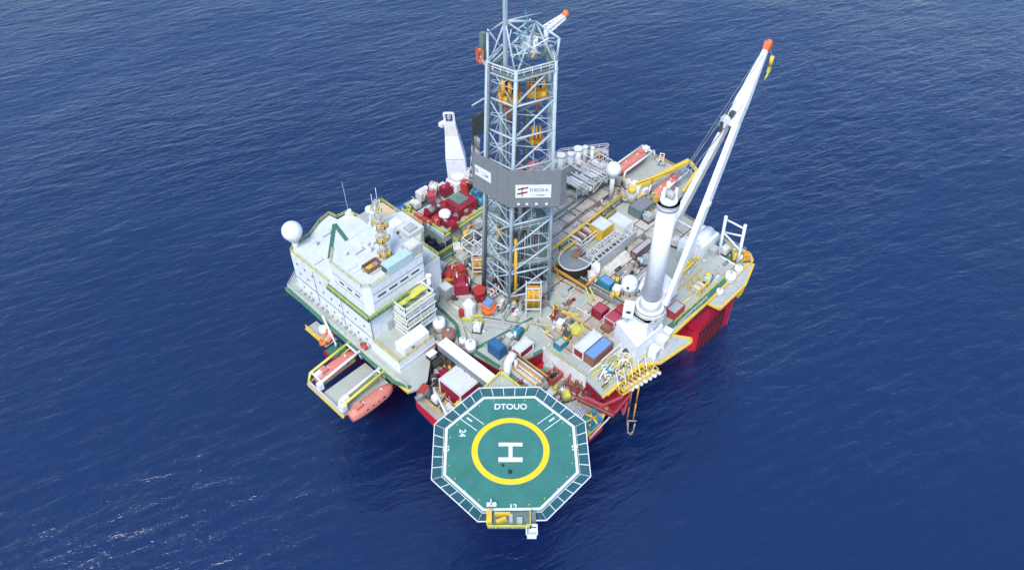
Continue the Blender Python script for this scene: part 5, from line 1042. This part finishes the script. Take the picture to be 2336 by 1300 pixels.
for i, (px, py, c, s_, lab) in enumerate(((1128, 672, WHITE, 1.1, 'white tangled pipe machine at the foot of the derrick beside the blue topped one'), (1145, 700, OFFW, 1.0, 'cream pipe manifold directly under the near derrick leg'), (1200, 700, MGREY, 1.1, 'grey manifold between the yellow riser and the front pipe rack'), (1240, 690, LGREY, 1.0, 'light grey manifold right of the front pipe rack'), (1180, 665, DSTEEL, 1.1, 'dark steel manifold deep inside the derrick foot'))): manifold(P(px, py), c, lab, s_, .4*i, None, (RED, WHITE, YELLOW)[i % 3], 60+i)
for i, (px, py, c, rz, L, lab) in enumerate(((1262, 715, YELLOW, R(40), 3.2, 'yellow barrier left of the dark walkway crossing, right of the front pipe rack'), (1300, 722, YELLOW, R(-60), 3.6, 'yellow barrier right of the dark walkway crossing'), (1088, 728, LYELLOW, R(-50), 2.4, 'lime barrier near the white silo'), (1066, 735, LYELLOW, R(-60), 2.0, 'lime barrier just below the white silo'))):
    q = P(px, py); m = MB(); d = Vector((math.cos(rz), math.sin(rz), 0))*L/2; m.bar(q-d+Vector((0, 0, 1)), q+d+Vector((0, 0, 1)), .22); m.bar(q-d, q-d+Vector((0, 0, 1)), .1); m.bar(q+d, q+d+Vector((0, 0, 1)), .1); m.bar(q-d+Vector((0, 0, .5)), q+d+Vector((0, 0, .5)), .1); single('barrier', m, c, lab, 'barrier', None, q)
# forklift and deck tractor
def forklift(px, py, rz, label, body=YELLOW):
    p = P(px, py); t = Thing('forklift', label, 'forklift', p, rz, None, False); m = MB(); m.cb(0, 0, .35, 2.2, 1.3, .8); m.prism([(-1.1, -.6), (-.3, -.6), (-.3, .6), (-1.1, .6)], 1.15, 1.6, 0, None, .8); t.part('body', m, body)
    m = MB(); 
    for x, y in ((-.8, -.6), (-.8, .6), (.5, -.6), (.5, .6)): m.bar((x, y, 1.1), (x*.9, y, 2.3), .07)
    m.cb(-.15, 0, 2.3, 1.5, 1.3, .1); m.bar((1.25, -.4, .2), (1.25, -.4, 2.6), .08); m.bar((1.25, .4, .2), (1.25, .4, 2.6), .08); t.part('mast_and_cage', m, DGREY)
    for x in (-.75, .75):
        for y in (-.68, .68): m = MB(); m.tube((x, y-.12, .38), (x, y+.12, .38), .38, 0, 12); t.part('wheel', m, BLACK)
    m = MB(); m.box(1.3, -.45, .15, 2.3, -.3, .25); m.box(1.3, .3, .15, 2.3, .45, .25); t.part('fork', m, MGREY); m = MB(); m.cb(-.3, 0, 1.15, .6, .6, .3); t.part('seat', m, BLACK); return t
forklift(1291, 777, R(20), 'yellow and black forklift left of the white roofed long container'); 
q = P(1090, 750); machine(q, WHITE, 'white deck machine with a cyan bin and lime panels on the open pale deck', .9, .6, LYELLOW, 71); drum(P(1083, 742, 17), mat('cyan_bin', (.02, .5, .62), .5), 'bright cyan bin beside the white deck machine', .5, .9)
drum(P(1196, 750), LIME, 'lime green round drum on the pale deck above the white roofed container', .75, 1.0)
machine(P(1180, 764), TEAL, 'teal machine between the blue container and the lime drum', .9, .3, BLUE, 72); cabinet(P(1163, 775), OFFW, 'cream cabinet squeezed between the blue and the white roofed container', 1.0, 1.2, 1.4); drum(P(1175, 772), WHITE, 'slim white cylinder standing by the teal machine', .3, 2.0)
pump(P(1166, 800), DGREY, 'dark pump between the blue and the white roofed container', .9, .3); cage(P(1305, 738), OFFW, 'cream basket of scrap near the yellow barriers', 2.6, 2.2, .8, 0, MGREY); cage(P(1275, 722), WHITE, 'flat white tray of small fittings just under the walkway crossing', 3.6, 3.0, .3, 0, MGREY)
q = P(1312, 752); m = MB(); 
for a_ in range(0, 360, 30): m.bar((q.x+1.6*math.cos(R(a_)), q.y+1.6*math.sin(R(a_)), 17.4), (q.x+1.6*math.cos(R(a_+30)), q.y+1.6*math.sin(R(a_+30)), 17.4), .2)
m.cyl(q.x, q.y, 17, 1.2, .5, 0, 16); single('hose_coil', m, LYELLOW, 'round lime yellow hose coil left of the container pair', 'hose coil', None, q)
cabinet(P(1278, 745), WHITE, 'white locker beside the round hose coil', 1.4, 1.2, 1.5, .2)
# ================================================================== near lower deck, around the helideck
t = Thing('rail_frame', 'yellow triangular steel frame standing above the inner edge of the helideck', 'frame', P(1150, 860, 18)); pa, pb, pc = P(1104, 884, 22), P(1143, 848, 22), P(1186, 882, 22); m = MB(); m.bar(pa, pb, .24); m.bar(pb, pc, .24); m.bar(pa, pc, .2); m.bar(pb, P(1150, 895, 21), .14)
for q in (pa, pb, pc): m.bar(q, (q.x, q.y, 13.5), .2)
t.part('frame', m, LYELLOW); m = MB(); m.prism([tuple(v[:2]) for v in (pa, pb, pc)], 21.5, 21.6); t.part('floor', m, LGREY)
q = P(1158, 832, 19); t = Thing('exhaust_duct', 'bulky white duct bend at the head of the pipe rack above the helideck', 'duct', q); m = MB(); m.path([(q.x, q.y, 13.5), (q.x, q.y, 19.5), (q.x+2, q.y+.4, 20.4)], .8, 0, 10); m.path([(q.x, q.y, 19.5), (q.x-1.6, q.y-1.2, 18.2)], .7, 0, 10); t.part('duct', m, WHITE); m = MB(); m.cyl(q.x+1.2, q.y-1, 17, .35, 3, 0, 8); t.part('pipe', m, OFFW)
for i, (px, py, z, c, lab, L) in enumerate(((1200, 838, 18, OFFW, 'rack of pale and orange pipes right of the yellow triangular frame, inner one', 9), (1188, 856, 17, STEEL, 'rack of pale blue pipes right of the yellow triangular frame, outer one', 8))): pipes(P(px, py, z), c, lab, L, 6, 2, R(-90), .17, None, [OFFW, DGREY, BRORANGE, WOOD] if i == 0 else [CYAN, BRORANGE, OFFW]); 
m = MB(); 
for px, py in ((1165, 838), (1230, 850), (1190, 870), (1150, 870)): q = P(px, py, 17); m.cb(q.x, q.y, 13.5, 1.0, 1.0, 3.5)
m2 = MB(); c1, c2, c3, c4 = P(1148, 850, 16.9), P(1185, 822, 16.9), P(1250, 872, 16.9), P(1215, 900, 16.9); m2.prism([tuple(v[:2]) for v in (c1, c2, c3, c4)], 16.5, 16.9); t = Thing('rack_platform', 'raised platform carrying the pipe racks between helideck and white walls', 'platform', (c1+c3)/2-Vector((0, 0, 3))); t.part('floor', m2, LDECK); t.part('feet', m, DRED)
for i, (px, py, z, s_, c, lab) in enumerate(((1152, 850, 17, .45, RED, 'red drum at the tip of the yellow triangular frame'), (1188, 872, 17, .45, PINK, 'crimson drum between the triangular frame and the pale blue pipes'), (1272, 915, 14, .5, PINK, 'crimson drum close to the upper right edge of the helideck'), (1072, 523, 18, .5, RED, 'red drum by the pale wall right of the raised module'), (1179, 686, 18, .35, RED, 'red drum at the foot of the yellow riser'), (998, 790, 17.5, .5, DRED, 'crimson drum at the end of the annexe roof'))): drum(P(px, py, z), c, lab, s_, 1.3)
cage(P(1262, 862, 14), RED, 'small red basket in front of the white wall', 3.0, 2.2, 1.2, 0, BLACK); cage(P(1310, 882, 14), DRED, 'larger crimson basket frame under the corner of the white wall', 3.6, 2.8, 2.0, .2, BROWN); cage(P(1344, 898, 13.6), DRED, 'low crimson basket at the corner below the worn deck', 2.4, 2.0, 1.2, .2, DGREY)
machine(P(1255, 840, 13.5), LGREY, 'grey machine under the near end of the white wall', 1.2, .4, GGREY, 80); machine(P(1235, 880, 14), OFFW, 'cream machine behind the upper right helideck edge', 1.0, 1.2, BROWN, 81); machine(P(1255, 905, 13.5), WHITE, 'white machine by the crimson drum at the helideck edge', .9, .2, YELLOW, 82)
pipes(P(1295, 935, 13.5), OFFW, 'fan of white pipes beside the right helideck edge, upper bundle', 5, 6, 2, R(-20), .16); pipes(P(1315, 955, 13.5), WHITE, 'fan of white pipes beside the right helideck edge, lower bundle', 5, 5, 1, R(10), .18); machine(P(1290, 905, 13.5), LYELLOW, 'lime yellow machine on the lower deck near the crimson basket', .9, 1.0, WHITE, 83)
t = Thing('red_girder', 'long crimson girder with brown top along the lower right deck edge', 'girder', P(1370, 930, 14)); m = MB(); m.bar(P(1310, 905, 14.5), P(1400, 948, 14.5), .45, 0); m.bar(P(1310, 905, 15), P(1400, 948, 15), .2, 1); t.part('girder', m, [DRED, BROWN]); m = MB(); m.bar(P(1335, 905, 16), P(1375, 925, 15.5), .3); m.bar(P(1375, 925, 15.5), P(1420, 905, 15.5), .3); m.bar(P(1372, 925, 15.5), P(1368, 945, 13), .3); t.part('brace', m, PINK)
t = Thing('lower_right_shelf', 'crimson framed shelf under the yellow deck corner right of the helideck', 'shelf', P(1400, 925, 12)); m = MB(); m.prism([tuple(P(*v, 12.5)[:2]) for v in ((1352, 915), (1400, 950), (1438, 905), (1385, 880))], 12.2, 12.5); t.part('floor', m, DRED); m = MB()
pl = [P(*v, 12.5) for v in ((1352, 915), (1400, 950), (1438, 905))]; m.rail(pl, 1.2, 0, .12); m.bar(P(1412, 890, 14), P(1422, 945, 8), .25); m.bar(P(1440, 885, 14), P(1424, 940, 9), .25); t.part('railing', m, PINK)
t = Thing('yellow_machine', 'yellow and blue tangled machine at the outer right corner beside the helideck', 'machinery', P(1350, 962, 13.5)); q = P(1350, 962, 13.5); m = MB()
for k in range(7): a_ = R(k*51); m.tube(q+Vector((0, 0, 1+.3*(k % 3))), q+Vector((1.6*math.cos(a_), 1.6*math.sin(a_), .4+.5*(k % 3))), .2, 0, 6)
t.part('arms', m, YELLOW); m = MB(); m.cb(q.x, q.y, 13.5, 3.4, 2.8, .6); m.cb(q.x+1.4, q.y+.8, 14.1, .9, .9, .7); t.part('bed', m, TEAL); m = MB(); m.cb(q.x-.8, q.y-.6, 14.1, .8, .8, .8); t.part('box', m, BLUE); m = MB(); m.cb(q.x+.6, q.y-1.2, 14.1, .7, .6, .5); t.part('box', m, BLUE)
m = MB(); m.bar(P(1345, 1000, 13.5), P(1394, 948, 13.5), .16); single('barrier', m, OFFW, 'slanting white rail at the outermost right corner beside the helideck', 'rail')
t = Thing('crew_basket', 'bright yellow crate at the upper left edge of the helideck', 'crate', P(1055, 922, 14)); q = P(1055, 918, 16); m = MB(); m.cb(q.x, q.y, 14, 2.4, 1.9, 1.9, 0, R(10)); t.part('body', m, DGREY); m = MB(); m.cb(q.x, q.y, 15.9, 2.5, 2.0, .25, 0, R(10)); m.cb(q.x-1.4, q.y+.2, 14.0, .4, 1.4, 1.2); t.part('lid', m, LYELLOW)
for i, (px, py, c, c2, lab) in enumerate(((1000, 912, WHITE, YELLOW, 'white machine at the left tip of the lower deck'), (1035, 905, LGREY, BRORANGE, 'grey machine between the yellow crate and the left tip of the lower deck'), (1022, 935, OFFW, YELLOW, 'cream machine just above the left helideck corner'), (1078, 908, LGREY, LYELLOW, 'grey and lime machine right of the yellow crate'))): machine(P(px, py, 13.5), c, lab, .9, i*.7, c2, 90+i)
a, e = P(990, 885, 17), P(1018, 945, 17); m = MB(); m.tube(a, e, .2, 0, 8); m.tube(a, (a.x+.5, a.y+.5, 13.5), .25); single('jib_loader', m, WHITE, 'slim white arm leaning over the lower deck left of the helideck', 'arm')
cabinet(P(967, 893, 17), RED, 'red chest at the near tip of the walkway below the block', 1.8, 1.2, 1.1, .3)
for i, (px, py, c, s_, lab) in enumerate(((1000, 835, DGREY, 1.3, 'dark machine under the annexe wall, nearest the covered walkway'), (975, 850, BROWN, 1.1, 'rusty brown machine under the annexe wall'), (1010, 862, DRED, 1.2, 'dark crimson machine left of the big white roofed container'), (985, 872, DGREY, 1.0, 'dark machine at the left corner of the big white roofed container'), (1030, 838, PINK, 1.0, 'crimson machine above the big white roofed container'), (955, 868, OFFW, 1.0, 'cream machine in front of the annexe corner'), (1018, 818, OFFW, .9, 'cream machine close to the covered walkway posts'))): machine(P(px, py, 13.5), c, lab, s_, .8*i, (DGREY, BRORANGE, MGREY)[i % 3], 100+i)
cabinet(P(985, 815, 17.5), BLACK, 'black and white striped locker against the end of the annexe', 1.8, 1.2, 1.2, 0, None, WHITE)
m = MB(); q = P(975, 880, 17); m.path([(q.x, q.y, 13.5), (q.x, q.y, 16), (q.x-1.5, q.y-1.0, 17.4), (q.x-3.2, q.y-.4, 16.4)], .55, 0, 8); single('ventilation_duct', m, MGREY, 'thick dark grey bent duct beneath the corner of the annexe', 'duct')
m = MB(); q = P(988, 868, 13.6)
# ================================================================== right deck below the crane
t = Thing('white_piperack', 'dense white pipework bank on the worn deck beside the container pair', 'pipework', P(1400, 850)); 
for k in range(9):
    a = P(1368+k*10, 868-k*6, 17.2); m = MB(); m.path([a, a+Vector((0, 0, 1.2+.3*(k % 3))), a+Vector((3.4, .8-(k % 2)*1.6, 1.2+.3*(k % 3))), a+Vector((3.4, .8-(k % 2)*1.6, 0))], .16, 0, 6); t.part('pipe', m, (WHITE, OFFW, CYAN, LYELLOW)[k % 4])
m = MB(); a, b_ = P(1360, 872, 17), P(1455, 812, 17); m.box(a.x, a.y, 17.05, b_.x, a.y+5, 17.25); t.part('skid', m, LGREY)
for i, (px, py, c, c2, lab) in enumerate(((1405, 838, LYELLOW, YELLOW, 'lime valve bank in the middle of the white pipework'), (1430, 825, WHITE, YELLOW, 'white valve bank nearest the crane pedestal'), (1385, 855, WHITE, TEAL, 'white valve bank nearest the container pair'), (1412, 855, OFFW, YELLOW, 'cream valve bank on the worn deck edge'))): manifold(P(px, py), c, lab, 1.1, .5*i, None, c2, 110+i)
t = Thing('deck_winch', 'square cream winch frame with a dark drum in front of the crane pedestal', 'winch', P(1428, 818)); q = P(1428, 812, 17); m = MB(); m.cb(q.x, q.y, 17.2, 3.0, 3.0, .3); m.tube((q.x-.8, q.y, 18.1), (q.x+.8, q.y, 18.1), .8, 1, 14); m.cb(q.x-1, q.y, 17.5, .2, 1.6, 1.2); m.cb(q.x+1, q.y, 17.5, .2, 1.6, 1.2); t.part('frame', m, [OFFW, DGREY])
m = MB(); m.rail([(q.x-1.6, q.y-1.6, 17.2), (q.x+1.6, q.y-1.6, 17.2), (q.x+1.6, q.y+1.6, 17.2)], 1, 0, .1); t.part('railing', m, YELLOW)
a, e = P(1412, 838), P(1512, 802, 17); m = MB(); m.box(-5.5, -27.4, 17.1, 1.5, -27.1, 18.3); single('guard_wall', m, OFFW, 'low white guard wall along the foot of the crane pedestal', 'wall')
names = ('first', 'second', 'third', 'fourth', 'fifth', 'sixth', 'last')
for k in range(7):
    q = P(1432+k*10.3, 888-k*6.2, 15.2); t = Thing('gas_cylinder', 'white bottle hung over the yellow rack at the right edge, '+names[k]+' from the helideck', 'gas cylinder', q, R(-60), 'white bottles on the yellow rack', False); m = MB(); m.tube((-.9, 0, .6), (.8, 0, .3), .42, 0, 12); m.sphere((.8, 0, .3), .42, 0, 12, 8); t.part('bottle', m, WHITE if k % 2 else OFFW); m = MB(); m.tube((-.9, 0, .6), (-1.25, 0, .68), .15, 0, 8); t.part('neck', m, MGREY)
t = Thing('bottle_rack', 'yellow lattice rack holding the row of white bottles over the right edge', 'rack', P(1460, 858, 15)); a, e = P(1412, 888, 16), P(1492, 838, 16); m = MB(); m.truss(a, e, 2.2, 1.4, 9, .13); t.part('lattice', m, YELLOW); m = MB()
for k in range(6): q = a+(e-a)*k/5; m.bar(q, q+Vector((.6, 1.5, 3.2)), .1, 0)
t.part('struts', m, WHITE)
t = Thing('loading_hose', 'pair of rusty hoses ending in a loop hanging over the water at the right', 'hoses', P(1447, 900, 14))
for k, (ux, uy) in enumerate(((1442, 888), (1458, 880))):
    a = P(ux, uy, 15); m = MB(); b_ = a+Vector((-.6, -.4, -10.5)); m.path([a, a+Vector((-.3, -.2, -5)), b_], .16, 0, 6); t.part('hose', m, BRORANGE if k else BROWN)
m = MB(); b_ = P(1442, 960, 5); m.path([b_+Vector((.6, -.6, 0)), b_+Vector((-.6, .6, .2)), b_+Vector((-1.0, 0, -2.6)), b_+Vector((-.6, -.5, -3.6)), b_+Vector((-.1, -.7, -2.6)), b_+Vector((.2, -.6, -.5))], .16, 0, 6); t.part('loop', m, WOOD)
# pedestal side white lockers
for i, (px, py, sz, lab) in enumerate(((1490, 812, 2.4, 'tall white locker at the right foot of the crane pedestal'), (1508, 790, 2.6, 'tall white locker between pedestal and yellow edge'), (1520, 770, 2.2, 'rounded white locker highest on the yellow edged platform beside the pedestal'))): cabinet(P(px, py), WHITE, lab, 1.5, 1.7, sz, .1)
container((1540, 716), (1518, 706), (1558, 694), 18.9, 1.9, PINK, LGREY, 'crimson and grey crate on the right deck just behind the crane post', RED)
# right aft deck
m = MB(); q = P(1592, 660)
t = Thing('yellow_rack', 'open yellow steel rack on the pale right deck', 'rack', q); 
for dx in (-1.8, -.2, 1.6): m.bar((q.x+dx, q.y-1.4, 17), (q.x+dx, q.y-1.4, 19.4), .16); m.bar((q.x+dx, q.y+1.2, 17), (q.x+dx, q.y+1.2, 19.4), .16); m.bar((q.x+dx, q.y-1.4, 18.8), (q.x+dx, q.y+1.2, 18.8), .12)
m.bar((q.x-1.8, q.y-1.4, 19.2), (q.x+1.6, q.y-1.4, 19.2), .2); t.part('frame', m, YELLOW); m = MB(); m.cb(q.x, q.y, 17.3, 2.8, 1.8, .6); t.part('shelf', m, OFFW)
machine(P(1614, 640), CYAN, 'pale blue and white machine with a yellow dome beside the yellow rack', .8, .2, BLUE, 120); q = P(1616, 626, 19); m = MB(); m.sphere(q, .6, 0, 12, 8, .7); m.cyl(q.x, q.y, 17, .12, 2, 0, 6); single('warning_dome', m, YELLOW, 'round yellow dome on a stalk above the pale blue machine', 'dome')
for i, (px, py, px2, py2, lab) in enumerate(((1537, 640, 1568, 598, 'yellow folded loading arm lying on the right deck, lower arm'), (1560, 618, 1592, 588, 'yellow folded loading arm lying on the right deck, right arm'), (1556, 612, 1570, 578, 'yellow folded loading arm lying on the right deck, upright arm'))):
    a, e = P(px, py, 18), P(px2, py2, 18.8); m = MB(); m.tube(a, e, .28, 0, 6); m.cb(a.x, a.y, 17, .7, .7, 1.2); m.sphere(e, .45, 0, 8, 6); m.tube(a+Vector((.3, .3, .5)), a+(e-a)*.7+Vector((.3, .3, .4)), .14, 0, 6); single('jib_loader', m, YELLOW if i != 2 else BRORANGE, lab, 'loading arm')
t = Thing('gantry_tower', 'white open lattice tower standing at the far right deck corner', 'tower', P(1665, 580)); b0, b1 = P(1640, 582), P(1681, 607); t0 = b0+Vector((0, 0, 9.6)); t1 = b1+Vector((0, 0, 10.2)); sh = Vector((1.0, 1.0, 0)); m = MB()
for a, e in ((b0, t0), (b1, t1)): m.tube(a, e+sh, .33, 0, 8); m.sphere(e+sh, .42, 0, 10, 6)
m.tube(t0+sh-Vector((0, 0, .5)), t1+sh-Vector((0, 0, .8)), .22, 0, 6); m.tube(b0+(t0+sh-b0)*.62, b1+(t1+sh-b1)*.75, .2, 0, 6); m.tube(b0+(t0+sh-b0)*.62, b1+(t1+sh-b1)*.4, .2, 0, 6); m.tube(b0, b1, .2); t.part('frame', m, WHITE); m = MB(); m.tube(b0+Vector((2.5, 2, 0)), t0+Vector((.5, .5, -2)), .2, 0, 6); m.tube(b1+Vector((2.5, 2, 0)), t1+Vector((.5, .5, -2)), .2, 0, 6); t.part('stays', m, OFFW)
for i, (px, py, c, c2, lab) in enumerate(((1655, 575, OFFW, YELLOW, 'cream winch machine inside the white lattice tower'), (1678, 588, YELLOW, WHITE, 'yellow machine at the right foot of the white lattice tower'), (1640, 560, TEAL, LYELLOW, 'teal machine behind the white lattice tower'), (1622, 545, WHITE, RED, 'white machine between the reel house and the lattice tower'), (1695, 592, BRORANGE, WHITE, 'orange machine at the outermost right corner'))): machine(P(px, py), c, lab, .95, i*.6, c2, 130+i)
winch(P(1605, 578), LGREY, 'light grey winch in front of the white reel house', 1.2, .3); cabinet(P(1625, 572), PINK, 'small crimson cabinet right of the light grey winch', .8, .8, 1.4)
for i, (px, py, r_, h, lab) in enumerate(((1664, 640, 1.15, 2.0, 'large white tank on the side platform over the red column'), (1682, 622, .85, 1.8, 'white tank at the far end of the side platform'), (1640, 672, .7, 1.4, 'small white tank at the near end of the side platform'))): tank(px, py, r_, h, WHITE, lab, 16.4)
m = MB(); q = P(1688, 665, 12); 
for a_ in range(0, 360, 30): m.bar((q.x+1.3*math.cos(R(a_)), q.y, q.z+1.3*math.sin(R(a_))), (q.x+1.3*math.cos(R(a_+30)), q.y, q.z+1.3*math.sin(R(a_+30))), .3)
single('fairlead_ring', m, YELLOW, 'yellow rimmed ring fairlead on the far end of the red column', 'fairlead')
# deck edge cluster between hatch deck and crane
for i, (px, py, c, c2, lab) in enumerate(((1470, 440, WHITE, RED, 'white machine right of the white operator cabin'), (1492, 460, GGREY, LYELLOW, 'dark green machine behind the crane post top'), (1430, 425, OFFW, YELLOW, 'cream machine left of the yellow crane pedestal'), (1475, 500, LGREY, BLUE, 'grey machine between the white container and the crane post'), (1405, 420, DECK, TAN, 'pale machine below the satellite dome'), (1470, 600, LGREY, CYAN, 'grey machine left of the middle of the crane post'), (1410, 640, MGREY, YELLOW, 'grey machine right of the small blue roofed container'), (1405, 672, WHITE, YELLOW, 'white machine below the small blue roofed container'), (1350, 640, OFFW, WHITE, 'cream machine left of the small blue roofed container'), (1525, 520, MGREY, OFFW, 'dark grey machine right of the crane post under the boom'), (1545, 560, OFFW, LGREY, 'cream machine between crane post and reel house'))): machine(P(px, py, 17.2), c, lab, 1.0, i*.5, c2, 140+i)
# left deck and inner clutter
for i, (px, py, c, c2, lab) in enumerate(((1060, 600, DECK, WOOD, 'pale cabin like machine behind the red machinery'), (1045, 575, OFFW, GGREY, 'cream machine near the dark green beam'), (1075, 545, MGREY, YELLOW, 'grey machine right of the near corner of the raised module'), (1085, 520, LGREY, BRORANGE, 'light grey machine beside the left derrick leg'), (1005, 625, OFFW, WHITE, 'cream machine just right of the tall white post'), (1088, 612, DGREY, RED, 'dark machine at the left foot of the white framed rack'))): machine(P(px, py), c, lab, 1.25, i*.9, c2, 160+i)
frame(1082, 585, 17, 3.4, 3.4, 5.5, 'white steel frame left of the lower derrick', WHITE)
pipes(P(1040, 705), OFFW, 'pale pipes lying on the open deck left of the white silo', 4.5, 3, 1, R(-90), .12)

# ================================================================== small fixed fittings and pipe runs on the decks (parts of the hull)
HUL = bpy.data.objects['platform_hull']
class _H: pass
def hpart(nm, mb, mt): o = mb.build(nm, mt, HUL); return o
rr = random.Random(5)
zones = [((1110, 700), (1300, 740), (1250, 800), (1080, 790), 17.1, 14), ((1270, 600), (1460, 690), (1420, 750), (1260, 700), 17.15, 20), ((1350, 560), (1460, 520), (1490, 560), (1400, 640), 17.2, 14),
         ((1290, 470), (1400, 430), (1440, 460), (1300, 560), 17.5, 10), ((985, 640), (1100, 560), (1110, 620), (1010, 700), 17.1, 18), ((1550, 660), (1600, 560), (1680, 590), (1600, 680), 17.1, 10), ((1360, 830), (1440, 800), (1440, 840), (1380, 890), 17.2, 12)]
cols = [OFFW, LGREY, MGREY, YELLOW, DRED, DGREY, WHITE, BROWN, OFFW, STEEL, OFFW, GGREY, WOOD, LGREY, DECK]
for (a, b_, c, d, z, n) in zones:
    A, B, C_, D = [P(*q, z) for q in (a, b_, c, d)]
    for k in range(n):
        u, v = rr.random(), rr.random(); q = (A*(1-u)+B*u)*(1-v)+(D*(1-u)+C_*u)*v; m = MB(); kind = rr.randrange(4); sc_ = rr.uniform(.6, 1.3)
        if kind == 0: m.cb(q.x, q.y, z-.1, .9*sc_, .6*sc_, .7*sc_, 0, rr.choice((0, R(90)))); m.cb(q.x, q.y, z+.6*sc_, .5*sc_, .4*sc_, .3, 0)
        elif kind == 1: m.cyl(q.x, q.y, z-.1, .28*sc_, .9*sc_, 0, 10); m.cyl(q.x, q.y, z+.8*sc_, .4*sc_, .12, 0, 10)
        elif kind == 2: m.path([(q.x-.6, q.y, z-.1), (q.x-.6, q.y, z+.7*sc_), (q.x+.6, q.y, z+.7*sc_), (q.x+.6, q.y, z-.1)], .11, 0, 6)
        else: m.tube((q.x-.6*sc_, q.y, z+.3), (q.x+.6*sc_, q.y, z+.3), .3*sc_, 0, 10); m.cb(q.x, q.y, z-.1, .5, .5, .3)
        hpart('deck_fitting', m, rr.choice(cols))
for k, (pts, z, c) in enumerate((([(1005, 700), (1060, 745), (1075, 770)], 17.4, OFFW), ([(1110, 745), (1190, 752)], 17.3, LGREY), ([(1225, 745), (1262, 770), (1250, 790)], 17.3, OFFW), ([(1300, 770), (1260, 745), (1210, 735)], 17.4, YELLOW),
    ([(1345, 720), (1300, 690), (1262, 700)], 17.4, OFFW), ([(1330, 650), (1380, 680), (1440, 718)], 17.5, WOOD), ([(1455, 640), (1480, 612), (1492, 585)], 17.6, WHITE), ([(1400, 600), (1450, 565)], 17.6, OFFW), ([(1285, 520), (1340, 478), (1395, 440)], 17.8, BROWN),
    ([(1275, 500), (1330, 458)], 17.9, GGREY), ([(985, 660), (1010, 640), (1000, 615)], 18, LYELLOW), ([(1050, 560), (1095, 528)], 18.5, LYELLOW), ([(1060, 590), (1020, 615), (1005, 605)], 18, GREEN), ([(1560, 690), (1640, 622)], 17.3, OFFW),
    ([(1545, 700), (1590, 664)], 17.4, YELLOW), ([(1345, 845), (1400, 808), (1440, 790)], 17.5, WHITE), ([(1350, 855), (1405, 818)], 17.7, LYELLOW), ([(1070, 640), (1100, 655), (1130, 690)], 17.6, DSTEEL), ([(1210, 690), (1262, 660)], 17.5, MGREY), ([(1280, 640), (1330, 668)], 17.4, BROWN))):
    m = MB(); m.path([P(*q, z) for q in pts], .14, 0, 6)
    m2 = [P(*q, z) for q in pts]
    for q in m2: m.bar((q.x, q.y, 17), (q.x, q.y, z), .1)
    hpart('deck_pipe', m, c)

# guard rails across the decks, scattered lockers and valve posts (parts of the hull)
for k, (pts, z, c) in enumerate((([(1105, 795), (1150, 772), (1214, 738)], 17, OFFW), ([(1220, 738), (1288, 782)], 17, OFFW), ([(1000, 700), (1052, 742), (1062, 775)], 17, OFFW), ([(1246, 800), (1335, 862)], 17.9, LYELLOW), ([(1345, 858), (1408, 812)], 17, LYELLOW),
    ([(1262, 700), (1300, 728), (1345, 752)], 17, YELLOW), ([(1440, 720), (1475, 745)], 17, OFFW), ([(1285, 585), (1262, 608)], 17, LYELLOW), ([(1340, 655), (1400, 690), (1440, 712)], 17, OFFW), ([(1470, 470), (1500, 500)], 17, LYELLOW),
    ([(1400, 440), (1450, 470), (1500, 450)], 17.3, LYELLOW), ([(1562, 545), (1620, 570), (1585, 612)], 17, OFFW), ([(1548, 665), (1600, 618)], 17, YELLOW), ([(1265, 575), (1410, 462)], 17.4, OFFW), ([(1290, 455), (1360, 432)], 17.4, LGREY),
    ([(1030, 560), (1095, 520)], 17, LYELLOW), ([(1010, 610), (1060, 580), (1095, 600)], 17, LYELLOW), ([(1105, 735), (1195, 750)], 17, OFFW), ([(955, 905), (1005, 945)], 13.5, YELLOW), ([(1235, 905), (1300, 960), (1345, 995)], 13.5, LYELLOW), ([(1160, 845), (1215, 815)], 17, OFFW))):
    m = MB(); m.rail([P(*q, z) for q in pts], 1.1, 0, .06, 1.8); hpart('railing', m, c)
zones = [((1265, 690), (1330, 700), (1320, 760), (1255, 750), 17.1, 14), ((1380, 640), (1460, 600), (1470, 650), (1430, 690), 17.1, 14), ((1100, 700), (1180, 700), (1200, 730), (1110, 725), 17.1, 14), ((1240, 850), (1330, 890), (1320, 940), (1240, 900), 13.6, 18), ((960, 840), (1020, 800), (1040, 840), (980, 890), 13.6, 16), ((1285, 360), (1375, 360), (1390, 400), (1290, 420), 20.5, 20)]
cols = [OFFW, LGREY, MGREY, DGREY, WHITE, BROWN, STEEL, GGREY, WOOD, LYELLOW, DRED]
for (a, b_, c, d, z, n) in zones:
    A, B, C_, D = [P(*q, z) for q in (a, b_, c, d)]
    for k in range(n):
        u, v = rr.random(), rr.random(); q = (A*(1-u)+B*u)*(1-v)+(D*(1-u)+C_*u)*v; m = MB(); sc_ = rr.uniform(.6, 1.4); z0 = z-.1
        if k % 3 == 0: m.cb(q.x, q.y, z0, 1.2*sc_, .7*sc_, .6*sc_); m.cb(q.x+.2, q.y, z0+.6*sc_, .6*sc_, .5*sc_, .5*sc_)
        elif k % 3 == 1: m.cyl(q.x, q.y, z0, .1, 1.3*sc_, 0, 8); m.tube((q.x-.5*sc_, q.y, z0+1.1*sc_), (q.x+.5*sc_, q.y, z0+1.1*sc_), .14, 0, 8); m.cyl(q.x, q.y, z0+1.2*sc_, .3, .08, 0, 10)
        else: m.path([(q.x-.9, q.y, z0), (q.x-.9, q.y, z0+.8*sc_), (q.x+.9, q.y+.3, z0+.8*sc_), (q.x+.9, q.y+1.2, z0+.8*sc_)], .1, 0, 6)
        hpart('deck_locker' if k % 3 == 0 else 'valve_post', m, rr.choice(cols))
